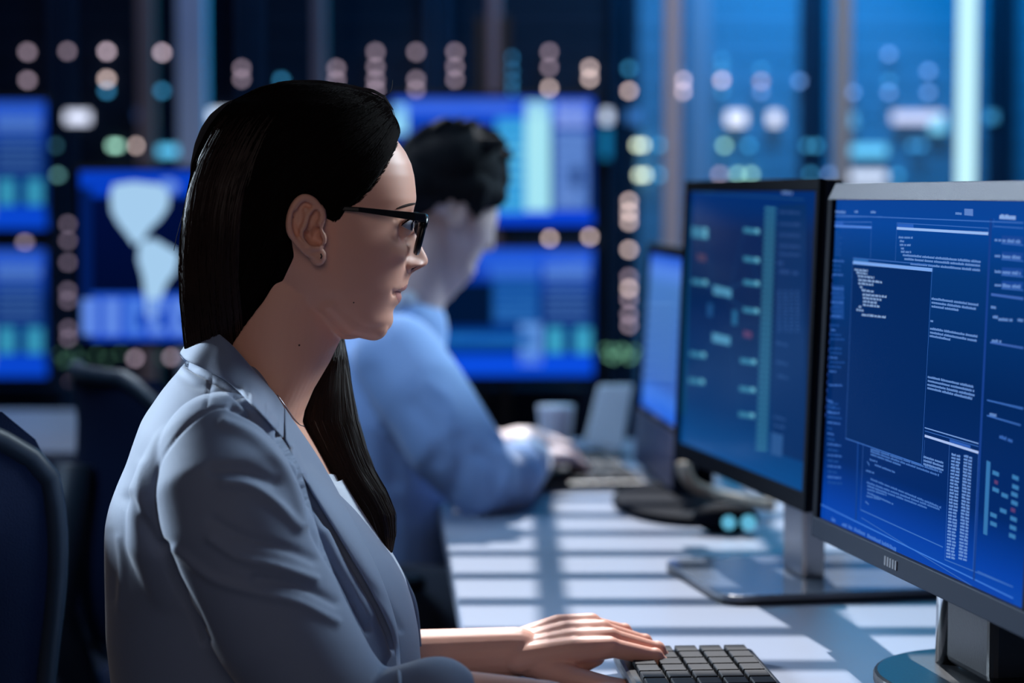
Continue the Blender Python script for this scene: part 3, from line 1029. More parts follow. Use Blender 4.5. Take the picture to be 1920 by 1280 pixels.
# ================================================================== THINGS ON THE DESK
def keyboard(label, c, rz, L=0.44, Wd=0.13, cols=15, rows=5):
    r = empty('keyboard', (c[0], c[1], DZ), rz, label, 'keyboard', None)
    MB().prism([(-L / 2, -Wd / 2, 0.001), (L / 2, -Wd / 2, 0.001), (L / 2, Wd / 2, 0.001), (-L / 2, Wd / 2, 0.001)], (0, 0, 0.013), None).build('tray', M_BLACKP, r, bevel=0.004)
    k = MB()
    mk = mat('keycaps', (0.006, 0.006, 0.009), 0.6, spec=0.2, var=0.1)
    pw, ph = (L - 0.02) / cols, (Wd - 0.016) / rows
    for i in range(cols):
        for j in range(rows):
            k.box((-L / 2 + 0.01 + pw * (i + 0.5), -Wd / 2 + 0.008 + ph * (j + 0.5), 0.017), (pw * 0.84, ph * 0.84, 0.006))
    tag(k.build('keys', mk, r, bevel=0.001), kind='stuff')
    return r


keyboard('black keyboard under the woman\'s hand at the bottom edge', (0.180, 1.925), math.radians(-86), L=0.45, Wd=0.135)
keyboard('black keyboard lying between the man\'s hands and his monitor', (0.105, 3.62), math.radians(-84), L=0.42, Wd=0.16)

# white slanted panel on a short stand beyond the hands
Yp = 3.86
a, b, c_, d = at(1122, 722, Yp + 0.03), at(1186, 722, Yp + 0.03), at(1166, 840, Yp), at(1094, 832, Yp)
cx = (a.x + b.x + c_.x + d.x) / 4
r = empty('tablet_stand', (cx, Yp, DZ), 0, 'white slanted panel on a short stand beyond the man\'s hands', 'tablet stand')
o0 = Vector((cx, Yp, DZ))
MP = mat('white_panel', srgb(215, 232, 245), 0.4)
MB().prism([p - o0 for p in (a, b, c_, d)], (0.002, 0.012, 0), None).build('panel', MP, r, bevel=0.003)
e, f_ = at(1148, 838, Yp), at(1138, 868, Yp)
MB().box((f_.x + 0.004 - o0.x, 0.008, (e.z - DZ) / 2 + 0.002), (0.026, 0.012, e.z - DZ + 0.01)).build('stem', MP, r, bevel=0.003)
MB().box((f_.x + 0.004 - o0.x, 0.01, 0.003), (0.07, 0.08, 0.006)).build('foot', M_BLACKP, r, bevel=0.002)
# paper cup
p = at(1040, 860, 3.80)
r = empty('paper_cup', (p.x + 0.002, 3.80, DZ), 0, 'white paper cup standing just beyond the man\'s hands', 'cup')
MB().tube([(0, 0, 0.002), (0, 0, 0.005), (0, 0, 0.09), (0, 0, 0.094), (0, 0, 0.090), (0, 0, 0.01)], [0.022, 0.023, 0.031, 0.0325, 0.030, 0.021], 28).build('cup_body', mat('cup_paper', srgb(205, 212, 225), 0.6), r, smooth=True)

# black puck device with two cyan lamps
p = at(1372, 972, 2.98)
r = empty('desk_device', (p.x + 0.004, 2.98, DZ), 0, 'small black device with two round cyan lamps right of the oval stand base', 'device')
MB().ell((-0.012, 0.01, 0.020), (0.044, 0.028, 0.021)).build('housing', M_BLACKM, r, smooth=True)
for dx, s_ in ((-0.010, 0.009), (0.016, 0.010)):
    MB().tube([(dx, -0.018, 0.018), (dx, -0.024, 0.018)], s_, 20).build('lamp_lens', emi(98, 182, 216, 1.0), r, smooth=True)
# beige curved cable strip
P = [at(1282, 866, 3.16), at(1286, 890, 3.16), at(1304, 912, 3.17), at(1340, 926, 3.17), at(1390, 938, 3.15), at(1448, 948, 3.12)]
P = [Vector(v) for v in crom(P, 30)]
o = MB().tube(P, 0.0095, 12).build('cable_sleeve', mat('beige_sleeve', srgb(205, 190, 170), 0.7), None, smooth=True)
tag(o, 'beige cable sleeve curving over the desk below the node diagram monitor', 'cable')
# white paper sheets behind the second monitor
r = MB().prism([(0.36, 3.34, DZ + 0.0005), (0.52, 3.32, DZ + 0.0005), (0.48, 3.75, DZ + 0.0005), (0.35, 3.75, DZ + 0.0005)], (0, 0, 0.004), None).build('paper_stack', M_WHITE)
tag(r, 'white paper lying in sunlight behind the node diagram monitor', 'paper')
# small silver pin at the lower corner of the second monitor
p = at(1481, 959, 2.5)


# ================================================================== OFFICE CHAIRS
M_MESHF = weave('black_chair_mesh', srgb(8, 24, 54), 0.8, sc=700, bump=0.9, sheen=0.0)
M_MESHF.node_tree.nodes['Principled BSDF'].inputs['Specular IOR Level'].default_value = 0.15
M_CHF = mat('chair_frame_plastic', (0.012, 0.022, 0.038), 0.45, spec=0.3)


def office_chair(label, loc, rz, group=None, arms=False):
    r = empty('office_chair', loc, rz, label, 'chair', group)
    # backrest: curved rounded panel at x = -0.25 (chair faces +x)
    W2, z0, z1 = 0.235, 0.56, 0.975
    nu, nv = 17, 15
    def bp(u, v, off=0.0):
        y = W2 * u * (1 - 0.10 * max(0, v) ** 2 - 0.10 * min(0, v) ** 2)
        z = (z0 + z1) / 2 + (z1 - z0) / 2 * v
        # rounded corners
        e = max(0.0, abs(v) - 0.72) / 0.28
        y *= 1 - 0.20 * e ** 2.2
        x = -0.265 + 0.05 * u * u - 0.035 * v + 0.03 * math.sin(v * 2.2) + off
        return Vector((x, y, z))
    g = MB()
    vs = [bp(-1 + 2 * i / (nu - 1), -1 + 2 * j / (nv - 1), 0) for j in range(nv) for i in range(nu)] + [bp(-1 + 2 * i / (nu - 1), -1 + 2 * j / (nv - 1), -0.012) for j in range(nv) for i in range(nu)]
    fs = []
    n = nu * nv
    for j in range(nv - 1):
        for i in range(nu - 1):
            a = j * nu + i
            fs += [(a, a + 1, a + nu + 1, a + nu), (a + n, a + n + nu, a + n + nu + 1, a + n + 1)]
    g.add(vs, fs)
    g.build('backrest', M_MESHF, r, smooth=True)
    rim = []
    for k in range(64):
        an = 2 * math.pi * k / 64
        cu, sv = math.cos(an), math.sin(an)
        q = 1 / max(abs(cu), abs(sv))
        q = min(q, 1.22)
        rim.append(bp(max(-1, min(1, cu * q)), max(-1, min(1, sv * q)), -0.006))
    rim.append(rim[0])
    MB().tube(rim, 0.013, 12, caps=False).build('back_frame', M_CHF, r, smooth=True)
    MB().tube([(-0.30, 0, 0.84), (-0.335, 0, 0.62), (-0.27, 0, 0.44), (-0.06, 0, 0.41)], [0.03, 0.035, 0.035, 0.03], 12).build('back_spine', M_CHF, r, smooth=True)
    s = MB()
    ringz = [(0.425, 0.92), (0.435, 1.0), (0.475, 1.0), (0.492, 0.95), (0.495, 0.80)]
    rings = []
    for z, k in ringz:
        rings.append([(0.0 + 0.235 * k * (abs(math.cos(a)) ** 0.45) * (1 if math.cos(a) > 0 else -1), 0.235 * k * (abs(math.sin(a)) ** 0.45) * (1 if math.sin(a) > 0 else -1), z) for a in np.linspace(0, 2 * math.pi, 40, endpoint=False)])
    s.loft(rings)
    s.build('seat', M_MESHF, r, smooth=True)
    for sy in (-1, 1) if arms else ():
        ar = MB().tube([(0.0, 0.25 * sy, 0.42), (0.0, 0.285 * sy, 0.46), (0.01, 0.29 * sy, 0.66)], 0.016, 10).build('armrest', M_CHF, r, smooth=True)
        MB().box((0.01, 0.29 * sy, 0.675), (0.24, 0.07, 0.025)).build('arm_pad', M_BLACKP, ar, bevel=0.01, seg=3)
    MB().tube([(0, 0, 0.10), (0, 0, 0.26), (0, 0, 0.261), (0, 0, 0.43)], [0.028, 0.028, 0.018, 0.018], 16).build('gas_column', M_CHROME, r, smooth=False)
    for k in range(5):
        a = 2 * math.pi * k / 5 + 0.3
        lg = MB().tube([(0.03 * math.cos(a), 0.03 * math.sin(a), 0.115), (0.29 * math.cos(a), 0.29 * math.sin(a), 0.075)], [0.024, 0.015], 10).build('leg', M_CHF, r, smooth=True)
        MB().tube([(0.29 * math.cos(a) - 0.02 * math.sin(a), 0.29 * math.sin(a) + 0.02 * math.cos(a), 0.029), (0.29 * math.cos(a) + 0.02 * math.sin(a), 0.29 * math.sin(a) - 0.02 * math.cos(a), 0.029)], 0.028, 16).build('caster', M_BLACKP, lg, smooth=False)
    return r


ch1 = office_chair('dark mesh office chair behind the woman\'s back at the left edge', (-0.345, 1.88, 0), math.radians(-24), 'dark mesh office chairs')
ch2 = office_chair('blurred dark office chair behind the seated man', (-0.37, 3.32, 0), math.radians(28), 'dark mesh office chairs', arms=True)
ch2.scale = (0.95, 0.95, 0.95)
# ================================================================== THE WOMAN
RW = 2.03
gx = (560 - 960) / F * RW
AW = math.atan2(-gx, RW)
woman = empty('person', (gx, RW, 0), AW, 'woman with long dark hair in glasses and a grey blazer sitting at the desk', 'person')
WM = woman.matrix_basis.copy()
WI = WM.inverted()
WO = WI @ Vector((0, 0, CAMZ))
WR = WI.to_3x3()


def L(px, py, y=0.0):
    """picture point on the woman's own vertical plane at lateral offset y (negative = nearer) -> local"""
    d = WR @ ray(px, py)
    k = (y - WO.y) / d.y
    return WO + d * k


def LX(px, py, y=0.0):
    return L(px, py, y).x


def LZ(py, y=0.0):
    return L(560, py, y).z


def wproj(P):
    P = np.asarray(P, float)
    Mx = np.array(WM)
    return proj_np(P @ Mx[:3, :3].T + Mx[:3, 3])


M_SKIN = mat('skin', (0.80, 0.405, 0.285), 0.48, scale=14, var=0.07, sss=0.12, bump=0.0)
M_SKIN.node_tree.nodes['Principled BSDF'].inputs['Specular IOR Level'].default_value = 0.4
M_LIP = mat('lips', (0.56, 0.23, 0.19), 0.42, var=0.05)
M_HAIR = mat('dark_brown_hair', (0.004, 0.003, 0.003), 0.8, spec=0.0, var=0.25, scale=120, stretch=(1, 1, 0.08), bump=0.4)
M_STRAND = mat('hair_strands', (0.0055, 0.004, 0.0038), 0.7, spec=0.012, var=0.4, scale=30)
M_STRANDLIT = mat('lit_hair_strands', (0.022, 0.012, 0.010), 0.5, spec=0.2, var=0.5, scale=30)
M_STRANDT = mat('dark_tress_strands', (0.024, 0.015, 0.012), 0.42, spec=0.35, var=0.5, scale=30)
M_BLAZER = weave('grey_blazer_cloth', (0.175, 0.225, 0.335), 0.75, sc=1500, bump=0.35, sheen=0.35)
M_TOP = weave('white_blouse', srgb(215, 220, 232), 0.7, sc=1200, bump=0.2)

# profile (picture coordinates): front line of the skull without the nose, back line, half width
FRONT = [(172, 560), (176, 610), (183, 655), (195, 690), (215, 718), (240, 735), (262, 744), (284, 760), (307, 771), (330, 776.5), (352, 779), (374, 780.5), (386, 777), (398, 774), (412, 770), (430, 767), (450, 765.5), (470, 764), (490, 762), (506, 761), (520, 759), (534, 755), (547, 748), (560, 742), (572, 738), (586, 736.5), (594, 737.2), (603, 737.5), (612, 734), (620, 727), (626, 713), (631, 690), (635, 655)]
LIPB = [(504, 0), (512, 5), (520, 8.5), (528, 9), (536, 9.8), (541, 11.5), (544.5, 10.5), (547.3, 3.0), (550.5, 4.5), (555, 9.5), (560, 11.0), (565, 11.0), (570, 8.5), (575, 4.0), (581, 0.5), (586, 0)]
NOSE = [(386, 0), (398, 1), (412, 3), (430, 10), (446, 18), (458, 24), (468, 30), (478, 36), (486, 40), (492, 41), (498, 38.5), (503, 31), (508, 18), (514, 6), (520, 1), (524, 0)]
BACK = [(172, 540), (176, 500), (183, 470), (195, 440), (215, 415), (240, 398), (270, 386), (310, 378), (350, 378), (400, 388), (440, 404), (480, 428), (520, 462), (560, 500), (600, 555), (635, 640)]
WID = [(172, 0.012), (176, 0.028), (183, 0.040), (195, 0.051), (215, 0.061), (240, 0.067), (280, 0.072), (330, 0.0745), (380, 0.0745), (420, 0.0735), (460, 0.071), (500, 0.066), (540, 0.060), (570, 0.053), (600, 0.043), (620, 0.033), (631, 0.022), (635, 0.012)]


def tab(t, v):
    xs = [a for a, _ in t]
    ys = [b for _, b in t]
    return np.interp(v, xs, ys)


def smooth_tab(t, v):
    xs = np.array([a for a, _ in t], float)
    ys = np.array([b for _, b in t], float)
    n = 5
    acc = 0
    for k in np.linspace(-3, 3, n):
        acc = acc + np.interp(np.asarray(v) + k, xs, ys)
    return acc / n


def head_grid(nz=230, nph=320, off=None):
    pys = np.concatenate([[172.3], np.linspace(173, 634, nz), [634.8]])
    s = np.linspace(-1, 1, nph, endpoint=False)
    ph = np.pi * (0.55 * s + 0.45 * s ** 3)        # denser towards the face
    rings = []
    for py in pys:
        xf = smooth_tab(FRONT, py); xb = smooth_tab(BACK, py); w = smooth_tab(WID, py); nb = smooth_tab(NOSE, py)
        xm = np.interp(py, [172, 260, 420, 520, 560, 600, 635], [545, 575, 600, 612, 622, 650, 652])
        xm = min(max(xm, xb + 4), xf - 4)
        X = [LX(v, py) for v in (xf, xm, xb)]
        z = LZ(py)
        nf = np.interp(py, [172, 300, 400, 500, 560, 600, 634], [2.0, 2.15, 2.35, 2.2, 2.1, 2.0, 2.0])
        c, sn = np.cos(ph), np.sin(ph)
        e = 2 / nf
        a = np.where(c > 0, X[0] - X[1], X[1] - X[2])
        ee = np.where(c > 0, e, 0.95)
        x = X[1] + np.sign(c) * a * np.abs(c) ** ee
        y = w * np.sign(sn) * np.abs(sn) ** e
        front = np.clip(c, 0, 1)
        # nose
        nw = np.interp(py, [386, 420, 450, 480, 497, 508, 520], [0.010, 0.0085, 0.0075, 0.0095, 0.0105, 0.0085, 0.007])
        x = x + (nb / 2085.0) * np.exp(-np.abs(y / nw) ** 2.2) * (c > 0)
        # lips
        lb = smooth_tab(LIPB, py) if not 544 < py < 552 else np.interp(py, [p_[0] for p_ in LIPB], [p_[1] for p_ in LIPB])
        lw = np.interp(py, [504, 525, 541, 550, 565, 586], [0.008, 0.014, 0.0225, 0.0245, 0.021, 0.016])
        x = x + (lb / 2085.0) * np.exp(-np.abs(y / lw) ** 2.6) * (c > 0)
        # nostril wings
        x = x + 0.0095 * np.exp(-((np.abs(y) - 0.0125) / 0.0058) ** 2 - ((py - 499) / 11) ** 2) * (c > 0)
        # eye sockets
        x = x - 0.0105 * np.exp(-((np.abs(y) - 0.031) / 0.0165) ** 2 - ((py - 424) / 24) ** 2) * (c > 0)
        x = x - 0.0045 * np.exp(-((np.abs(y) - 0.014) / 0.008) ** 2 - ((py - 424) / 26) ** 2) * (c > 0)
        # brow ridge, cheekbone, cheek, chin corners
        x = x + 0.0020 * np.exp(-((np.abs(y) - 0.030) / 0.018) ** 2 - ((py - 392) / 13) ** 2) * (c > 0)
        x = x + 0.0030 * np.exp(-((np.abs(y) - 0.040) / 0.020) ** 2 - ((py - 480) / 34) ** 2) * (c > 0)
        x = x + 0.0045 * np.exp(-((np.abs(y) - 0.043) / 0.008) ** 2 - ((py - 424) / 26) ** 2) * (c > 0)
        # corner of the mouth dent, groove between lips and beneath the lower lip follow the profile
        x = x - 0.0022 * np.exp(-((np.abs(y) - 0.0265) / 0.006) ** 2 - ((py - 548.5) / 9) ** 2) * (c > 0)
        x = x + 0.0030 * np.exp(-((np.abs(y) - 0.036) / 0.014) ** 2 - ((py - 555) / 26) ** 2) * (c > 0)
        y = y * (1 + 0.0 * c)
        # temple hollow
        y = y - np.sign(y) * 0.003 * np.exp(-((x - LX(700, py)) / 0.02) ** 2 - ((py - 400) / 40) ** 2)
        if off is not None:
            pass
        rings.append([Vector((x[i], y[i], z)) for i in range(nph)])
    return rings


body = MB()
body.loft(head_grid())
# neck and shoulders
ER = 0.0110
eyc = L(749, 423, -0.029)
eyc = Vector((eyc.x, -0.029, eyc.z))
for sy in (-1, 1):
    body.ell(Vector((eyc.x, 0.029 * sy, eyc.z)), (ER * 1.08,) * 3, nu=32, nv=24)
def P3(px, py, y): return L(px, py, y)
NECK = [(470, 640, 450, 0.050), (520, 660, 430, 0.054), (560, 655, 415, 0.0545), (600, 650, 400, 0.054), (650, 646, 392, 0.0545), (700, 638, 384, 0.056), (740, 619, 376, 0.060), (790, 589, 372, 0.068), (830, 572, 372, 0.078), (860, 566, 372, 0.09)]
body.loft([[Vector(((LX(fp, py) + LX(bp_, py)) / 2 + (LX(fp, py) - LX(bp_, py)) / 2 * math.cos(a), ry * abs(math.sin(a)) ** 0.95 * (1 if math.sin(a) > 0 else -1), LZ(py) + (0.030 * math.cos(a) if py > 560 else 0.0))) for a in np.linspace(0, 2 * math.pi, 48, endpoint=False)]
           for (py, fp, bp_, ry) in NECK])
# jaw: from the ear down to the chin
for sy in (-1, 1):
    body.limb([P3(598, 505, 0) + Vector((0, 0.0465 * sy, 0)), P3(617, 560, 0) + Vector((0, 0.0425 * sy, 0)), P3(655, 598, 0) + Vector((0, 0.030 * sy, 0)), P3(700, 610, 0) + Vector((0, 0.014 * sy, 0))], [0.014, 0.014, 0.0135, 0.013], 16)
# sternomastoid, collar bones, chest
for sy in (-1, 1):
    body.limb([P3(565, 520, 0) + Vector((0, 0.045 * sy, 0)), P3(560, 620, 0) + Vector((0, 0.038 * sy, 0)), P3(553, 745, 0) + Vector((0, 0.016 * sy, 0))], [0.012, 0.010, 0.005], 12)
    body.limb([P3(548, 770, 0) + Vector((0, 0.012 * sy, 0)), P3(470, 765, 0) + Vector((0, 0.13 * sy, 0))], [0.006, 0.009], 12)
body.loft([[Vector((LX(cx, py) + rx * (abs(math.cos(a)) ** 0.8) * (1 if math.cos(a) > 0 else -1), ry * math.sin(a), LZ(py))) for a in np.linspace(0, 2 * math.pi, 48, endpoint=False)]
           for (py, cx, rx, ry) in ((740, 480, 0.030, 0.06), (770, 484, 0.036, 0.08), (800, 485, 0.0415, 0.092), (850, 488, 0.0545, 0.102), (900, 492, 0.066, 0.11), (1000, 495, 0.074, 0.13), (1150, 495, 0.075, 0.12), (1300, 480, 0.08, 0.12), (1500, 470, 0.09, 0.14))])
for sy, pts in ((-1, ((420, 860), (470, 1050), (590, 1270))), (1, ((420, 850), (480, 1080), (560, 1290)))):
    body.limb([P3(*pts[0], 0) + Vector((0, 0.14 * sy, 0)), P3(*pts[1], 0) + Vector((0, 0.160 * sy, 0)), P3(*pts[2], 0) + Vector((0, 0.165 * sy, 0))], [0.036, 0.030, 0.024], 16)

# ear (near side and its mirror)
def ear(sy):
    yb = 0.0735
    def E(px, py, o):      # o = how far out from the skull
        v = P3(px, py, -yb)
        tilt = 0.25 * (LX(607, 440, -yb) - v.x)
        return Vector((v.x, (yb + o + tilt) * sy, v.z))
    out = [(566, 369), (581, 371), (598, 384), (606, 404), (610, 425), (612, 446), (609, 470), (604, 490), (597, 498), (588, 494), (570, 472), (555, 456), (544, 434), (541, 414), (547, 392), (556, 378)]
    pl = crom(out + [out[0]], 60)[:-1]
    cx = np.mean([p[0] for p in pl]); cy = np.mean([p[1] for p in pl])
    rings = []
    for (o, k) in ((-0.010, 0.90), (0.000, 0.95), (0.0035, 0.93), (0.0042, 0.70)):
        rings.append([E(cx + (p[0] - cx) * k, cy + (p[1] - cy) * k, o) for p in pl])
    body.loft(rings)
    hel = crom([(603, 438), (598, 425), (606, 408), (600, 389), (583, 374), (567, 371), (553, 384), (545, 404), (543, 424), (548, 441), (560, 458), (574, 472), (588, 480)], 40)
    body.tube([E(p[0], p[1], 0.0075 - 0.003 * (i / 39) ** 2) for i, p in enumerate(hel)], [0.0036 if 3 < i < 30 else 0.0030 for i in range(40)], 12)
    ant = crom([(588, 392), (578, 402), (573, 418), (566, 434), (567, 448), (578, 461), (592, 465), (600, 458)], 30)
    body.tube([E(p[0], p[1], 0.0070) for p in ant], 0.0030, 12)
    ant2 = crom([(572, 388), (573, 404), (572, 420)], 12)
    body.tube([E(p[0], p[1], 0.0055) for p in ant2], 0.0024, 12)
    body.ell(E(606, 447, 0.0060), (0.0036, 0.0040, 0.0062))
    body.ell(E(596, 480, 0.0035), (0.0080, 0.0045, 0.0085))


ear(-1)
ear(1)
me = remeshed(body, 0.00125, 4, 0.5)


def sculpt(me, strokes, proj, near_only=True, sign=-1):
    """push the surface in or out along strokes"""
    P = coords(me)
    N = normals(me)
    px, py = proj(P)
    facing = (N[:, 1] < 0.15) & (P[:, 1] < 0.02) if near_only else np.ones(len(P), bool)
    D = np.zeros(len(P))
    for (poly, wid, amp) in strokes:
        d = polydist(px, py, poly)
        D += amp * np.exp(-(d / wid) ** 2)
    P = P + N * (D * facing)[:, None]
    set_coords(me, P)


def warp_smooth(poly, n=24):
    return [tuple(p) for p in crom(poly, n)]


# face and ear details, near side
sculpt(me, [
    (warp_smooth([(592, 432), (588, 448), (580, 440)]), 7.5, -0.0060),            # concha
    ([(598, 451), (599, 456)], 4.5, -0.0050),                                       # canal
    (warp_smooth([(592, 398), (586, 408), (582, 424)]), 4.0, -0.0022),
    (warp_smooth([(553, 398), (551, 420), (560, 444), (574, 460)]), 3.5, -0.0018),
    (warp_smooth([(604, 378), (616, 420), (622, 455), (612, 500)]), 9, -0.0010),
    (warp_smooth([(776, 508), (784, 505), (793, 503)]), 3.4, -0.0052),             # nostril
    (warp_smooth([(764, 480), (762, 497), (768, 512)]), 3.6, -0.0012),             # wing fold
    (warp_smooth([(738, 545), (737, 549), (739, 553)]), 3.5, -0.0012),
    (warp_smooth([(750, 547), (742, 547.5)]), 2.2, -0.0014),
    (warp_smooth([(640, 520), (650, 570), (690, 604)]), 22, 0.0012),
    (warp_smooth([(735, 448), (748, 455), (762, 455)]), 5, -0.0006),
    (warp_smooth([(742, 412), (754, 404), (768, 403)]), 3.5, -0.0009),
], wproj)
# lips: coloured by their own outline
P = coords(me)
px, py = wproj(P)
LIPP = [(739, 547), (748, 541), (757, 537), (764, 531), (772, 534), (770, 546), (762, 552), (764, 566), (757, 573), (750, 572.5), (745, 565), (741, 554)]
lipmask = inside(px, py, LIPP) & (P[:, 0] > LX(734, 550)) & (np.abs(P[:, 1]) < 0.03)
o_body = bpy.data.objects.new('body', me)
finish(o_body, [M_SKIN, M_LIP], woman, True)
vm = lipmask
for pg in me.polygons:
    if all(vm[i] for i in pg.vertices):
        pg.material_index = 1
BODY_BVH = bvh_of(me)


def cast(bvh, px, py, off=0.0):
    d = (WR @ ray(px, py)).normalized()
    h = bvh.ray_cast(WO, d)
    if h[0] is None:
        return None
    return h[0] - d * off, h[1]


# hands ---------------------------------------------------------------
def hand_mesh(wrist, fwd, up, side, fingers, scale=1.0, voxel=0.0016, arm=None):
    """wrist point; fwd along the palm, up = back of hand, side = towards the thumb"""
    mb = MB()
    fwd, up, side = Vector(fwd).normalized(), Vector(up).normalized(), Vector(side).normalized()
    w = Vector(wrist)
    q = lambda f, s, u: w + fwd * f * scale + side * s * scale + up * u * scale
    if arm:
        mb.limb([Vector(a) for a in arm] + [q(0.0, 0, 0)], [0.036, 0.033, 0.0265][-(len(arm)):] + [0.0235], 20)
    # palm: four metacarpal limbs + pad
    for s, l in ((0.026, 0.084), (0.009, 0.088), (-0.008, 0.084), (-0.024, 0.077)):
        mb.limb([q(0.0, s * 0.55, 0.0), q(l * 0.6, s * 0.95, 0.006), q(l, s, 0.004)], [0.0145, 0.0128, 0.0105], 14)
    mb.limb([q(0.01, 0.014, -0.006), q(0.045, 0.022, -0.010), q(0.07, 0.020, -0.006)], [0.014, 0.014, 0.010], 14)
    for (s, base, seg, curls, spread, r) in fingers:
        p = q(base, s, 0.004)
        ang = 0.0
        pts, rad = [p], [r * 1.08]
        for i, (sl, c) in enumerate(zip(seg, curls)):
            ang += math.radians(c)
            dvec = fwd * math.cos(ang) - up * math.sin(ang) + side * math.sin(math.radians(spread))
            p = p + dvec.normalized() * sl * scale
            pts.append(p)
            rad.append(r * (0.98, 0.90, 0.74)[i])
        mb.limb(pts, rad, 14)
        for k in (1, 2):
            mb.ell(pts[k] + up * 0.0008, (r * 1.03,) * 3, nu=14, nv=8)
    # thumb from the side of the palm
    t = [q(0.018, 0.020, -0.006), q(0.045, 0.043, -0.014), q(0.073, 0.055, -0.020), q(0.098, 0.056, -0.027)]
    mb.limb(t, [0.014, 0.0125, 0.0105, 0.0085], 14)
    return remeshed(mb, voxel, 4, 0.5)


FING = [(0.026, 0.084, (0.044, 0.026, 0.021), (22, 30, 22), 3, 0.0086),
        (0.009, 0.088, (0.048, 0.030, 0.022), (26, 34, 24), 0, 0.0088),
        (-0.008, 0.084, (0.045, 0.028, 0.022), (28, 34, 22), -2, 0.0082),
        (-0.024, 0.077, (0.036, 0.022, 0.019), (26, 30, 20), -6, 0.0072)]
wl = WI @ Vector((0.004, 2.085, 0.754))
fw = (WI.to_3x3() @ Vector((0.985, 0.13, 0.13)))
hm = hand_mesh(wl, fw, (-0.13, -0.30, 1.0), (0.1, -1.0, -0.30), FING, 1.0, arm=[wl + Vector((-0.22, 0.03, -0.03)), wl + Vector((-0.10, 0.012, -0.006))])
o = bpy.data.objects.new('tmp_hand', hm)
# join the hand's surface into the body mesh
bm = bmesh.new()
bm.from_mesh(me)
bm.from_mesh(hm)
wl2 = S2 = P3(725, 1350, -0.17)
hm2 = hand_mesh(WI @ Vector((0.03, 1.80, 0.765)), (1, 0.1, 0.0), (0.0, 0.3, 1.0), (0, 1, -0.3), FING, 1.0, voxel=0.002, arm=[wl2, (WI @ Vector((-0.06, 1.79, 0.775)))])
bm.from_mesh(hm2)
bm.to_mesh(me)
bm.free()
bpy.data.objects.remove(o, do_unlink=True)
for pg in me.polygons:
    pg.use_smooth = True
# nails on the near hand
# small dark marks on cheek and neck, pierced ear stud
for (mx, my, rr) in ((663, 567, 0.0007), (561, 647, 0.0009)):
    h = cast(BODY_BVH, mx, my)
    if h:
        MB().ell(h[0], (rr, rr * 0.5, rr), nu=10, nv=8).build('mole', mat('mole', (0.05, 0.02, 0.015), 0.6), woman, smooth=True)
h = cast(BODY_BVH, 601.5, 480)
st_o = MB().tube([h[0] + Vector((0, -0.0012, 0.0020)), h[0] + Vector((0.0008, -0.0022, 0.0)), h[0] + Vector((0, -0.0012, -0.0020))], 0.0006, 8)
tag(st_o.build('earring', mat('dark_stud', (0.03, 0.03, 0.03), 0.25, 0.9), woman, smooth=True), 'tiny dark ear stud')

# eye
def lid_edge(az, up):
    k = max(0.0, 1 - (az / math.radians(64)) ** 2)
    return math.radians(27 if up else -21) * k


def lid_pt(az, el, r):
    yaw = -math.radians(22)
    return eyc + Vector((math.cos(el) * math.cos(az + yaw), math.cos(el) * math.sin(az + yaw), math.sin(el))) * r


ew = MB()
NA = 30
vs = []
for i in range(NA + 1):
    az = math.radians(-64 + 128 * i / NA)
    for j in range(13):
        t = j / 12
        vs.append(lid_pt(az, lid_edge(az, False) * (1 - t) + lid_edge(az, True) * t, ER * 1.105))
ew.add(vs, [(i * 13 + j, i * 13 + j + 1, (i + 1) * 13 + j + 1, (i + 1) * 13 + j) for i in range(NA) for j in range(12)])
eye = ew.build('eye', mat('eye_white', (0.50, 0.50, 0.54), 0.15), woman, smooth=True)
iris = MB()
rings = []
fd = Vector((0.965, -0.24, -0.08)).normalized()
a1 = fd.cross(Vector((0, 0, 1))).normalized(); a2 = a1.cross(fd)
for rr in (0.0052, 0.0045, 0.0030, 0.0015, 0.0003):
    ring = []
    for t in np.linspace(0, 2 * math.pi, 24, endpoint=False):
        q = (fd * 0.0110 + a1 * math.cos(t) * rr + a2 * math.sin(t) * rr * 0.86).normalized()
        ring.append(eyc + q * ER * 1.125)
    rings.append(ring)
iris.loft(rings)
iris.build('iris', mat('iris', (0.035, 0.018, 0.010), 0.08, var=0.3, scale=400), eye, smooth=True)
lid = MB()
for up in (True, False):
    lid.tube([lid_pt(math.radians(a_), lid_edge(math.radians(a_), up) + (0.03 if up else -0.03), ER * 1.105) for a_ in np.linspace(-66, 66, 30)], 0.0009 if up else 0.0007, 8)
lid.build('eyelids', M_SKIN, woman, smooth=True)
lash = MB()
for k in range(40):
    az = math.radians(-62 + 124 * k / 39)
    v = lid_pt(az, lid_edge(az, True), ER * 1.10)
    w_ = lid_pt(az, lid_edge(az, True) + 0.05, ER * 1.36)
    u_ = lid_pt(az, lid_edge(az, True) + 0.22, ER * 1.6)
    lash.tube([v, w_, u_], [0.0005, 0.0003, 0.0001], 5)
lash.tube([lid_pt(math.radians(a_), lid_edge(math.radians(a_), True), ER * 1.10) for a_ in range(-64, 65, 8)], 0.0006, 6)
lash.build('eyelashes', M_HAIR, woman)
brow = MB()
pts_ = [cast(BODY_BVH, 743 + 35 * t, 391.5 - 15 * t + 5 * t * t, 0.0) for t in np.linspace(0, 1, 12)]
brow.tube([q[0] for q in pts_ if q], [0.0003 + 0.0009 * math.sin(0.3 + 2.4 * i / 12) for i in range(len([q for q in pts_ if q]))], 8)
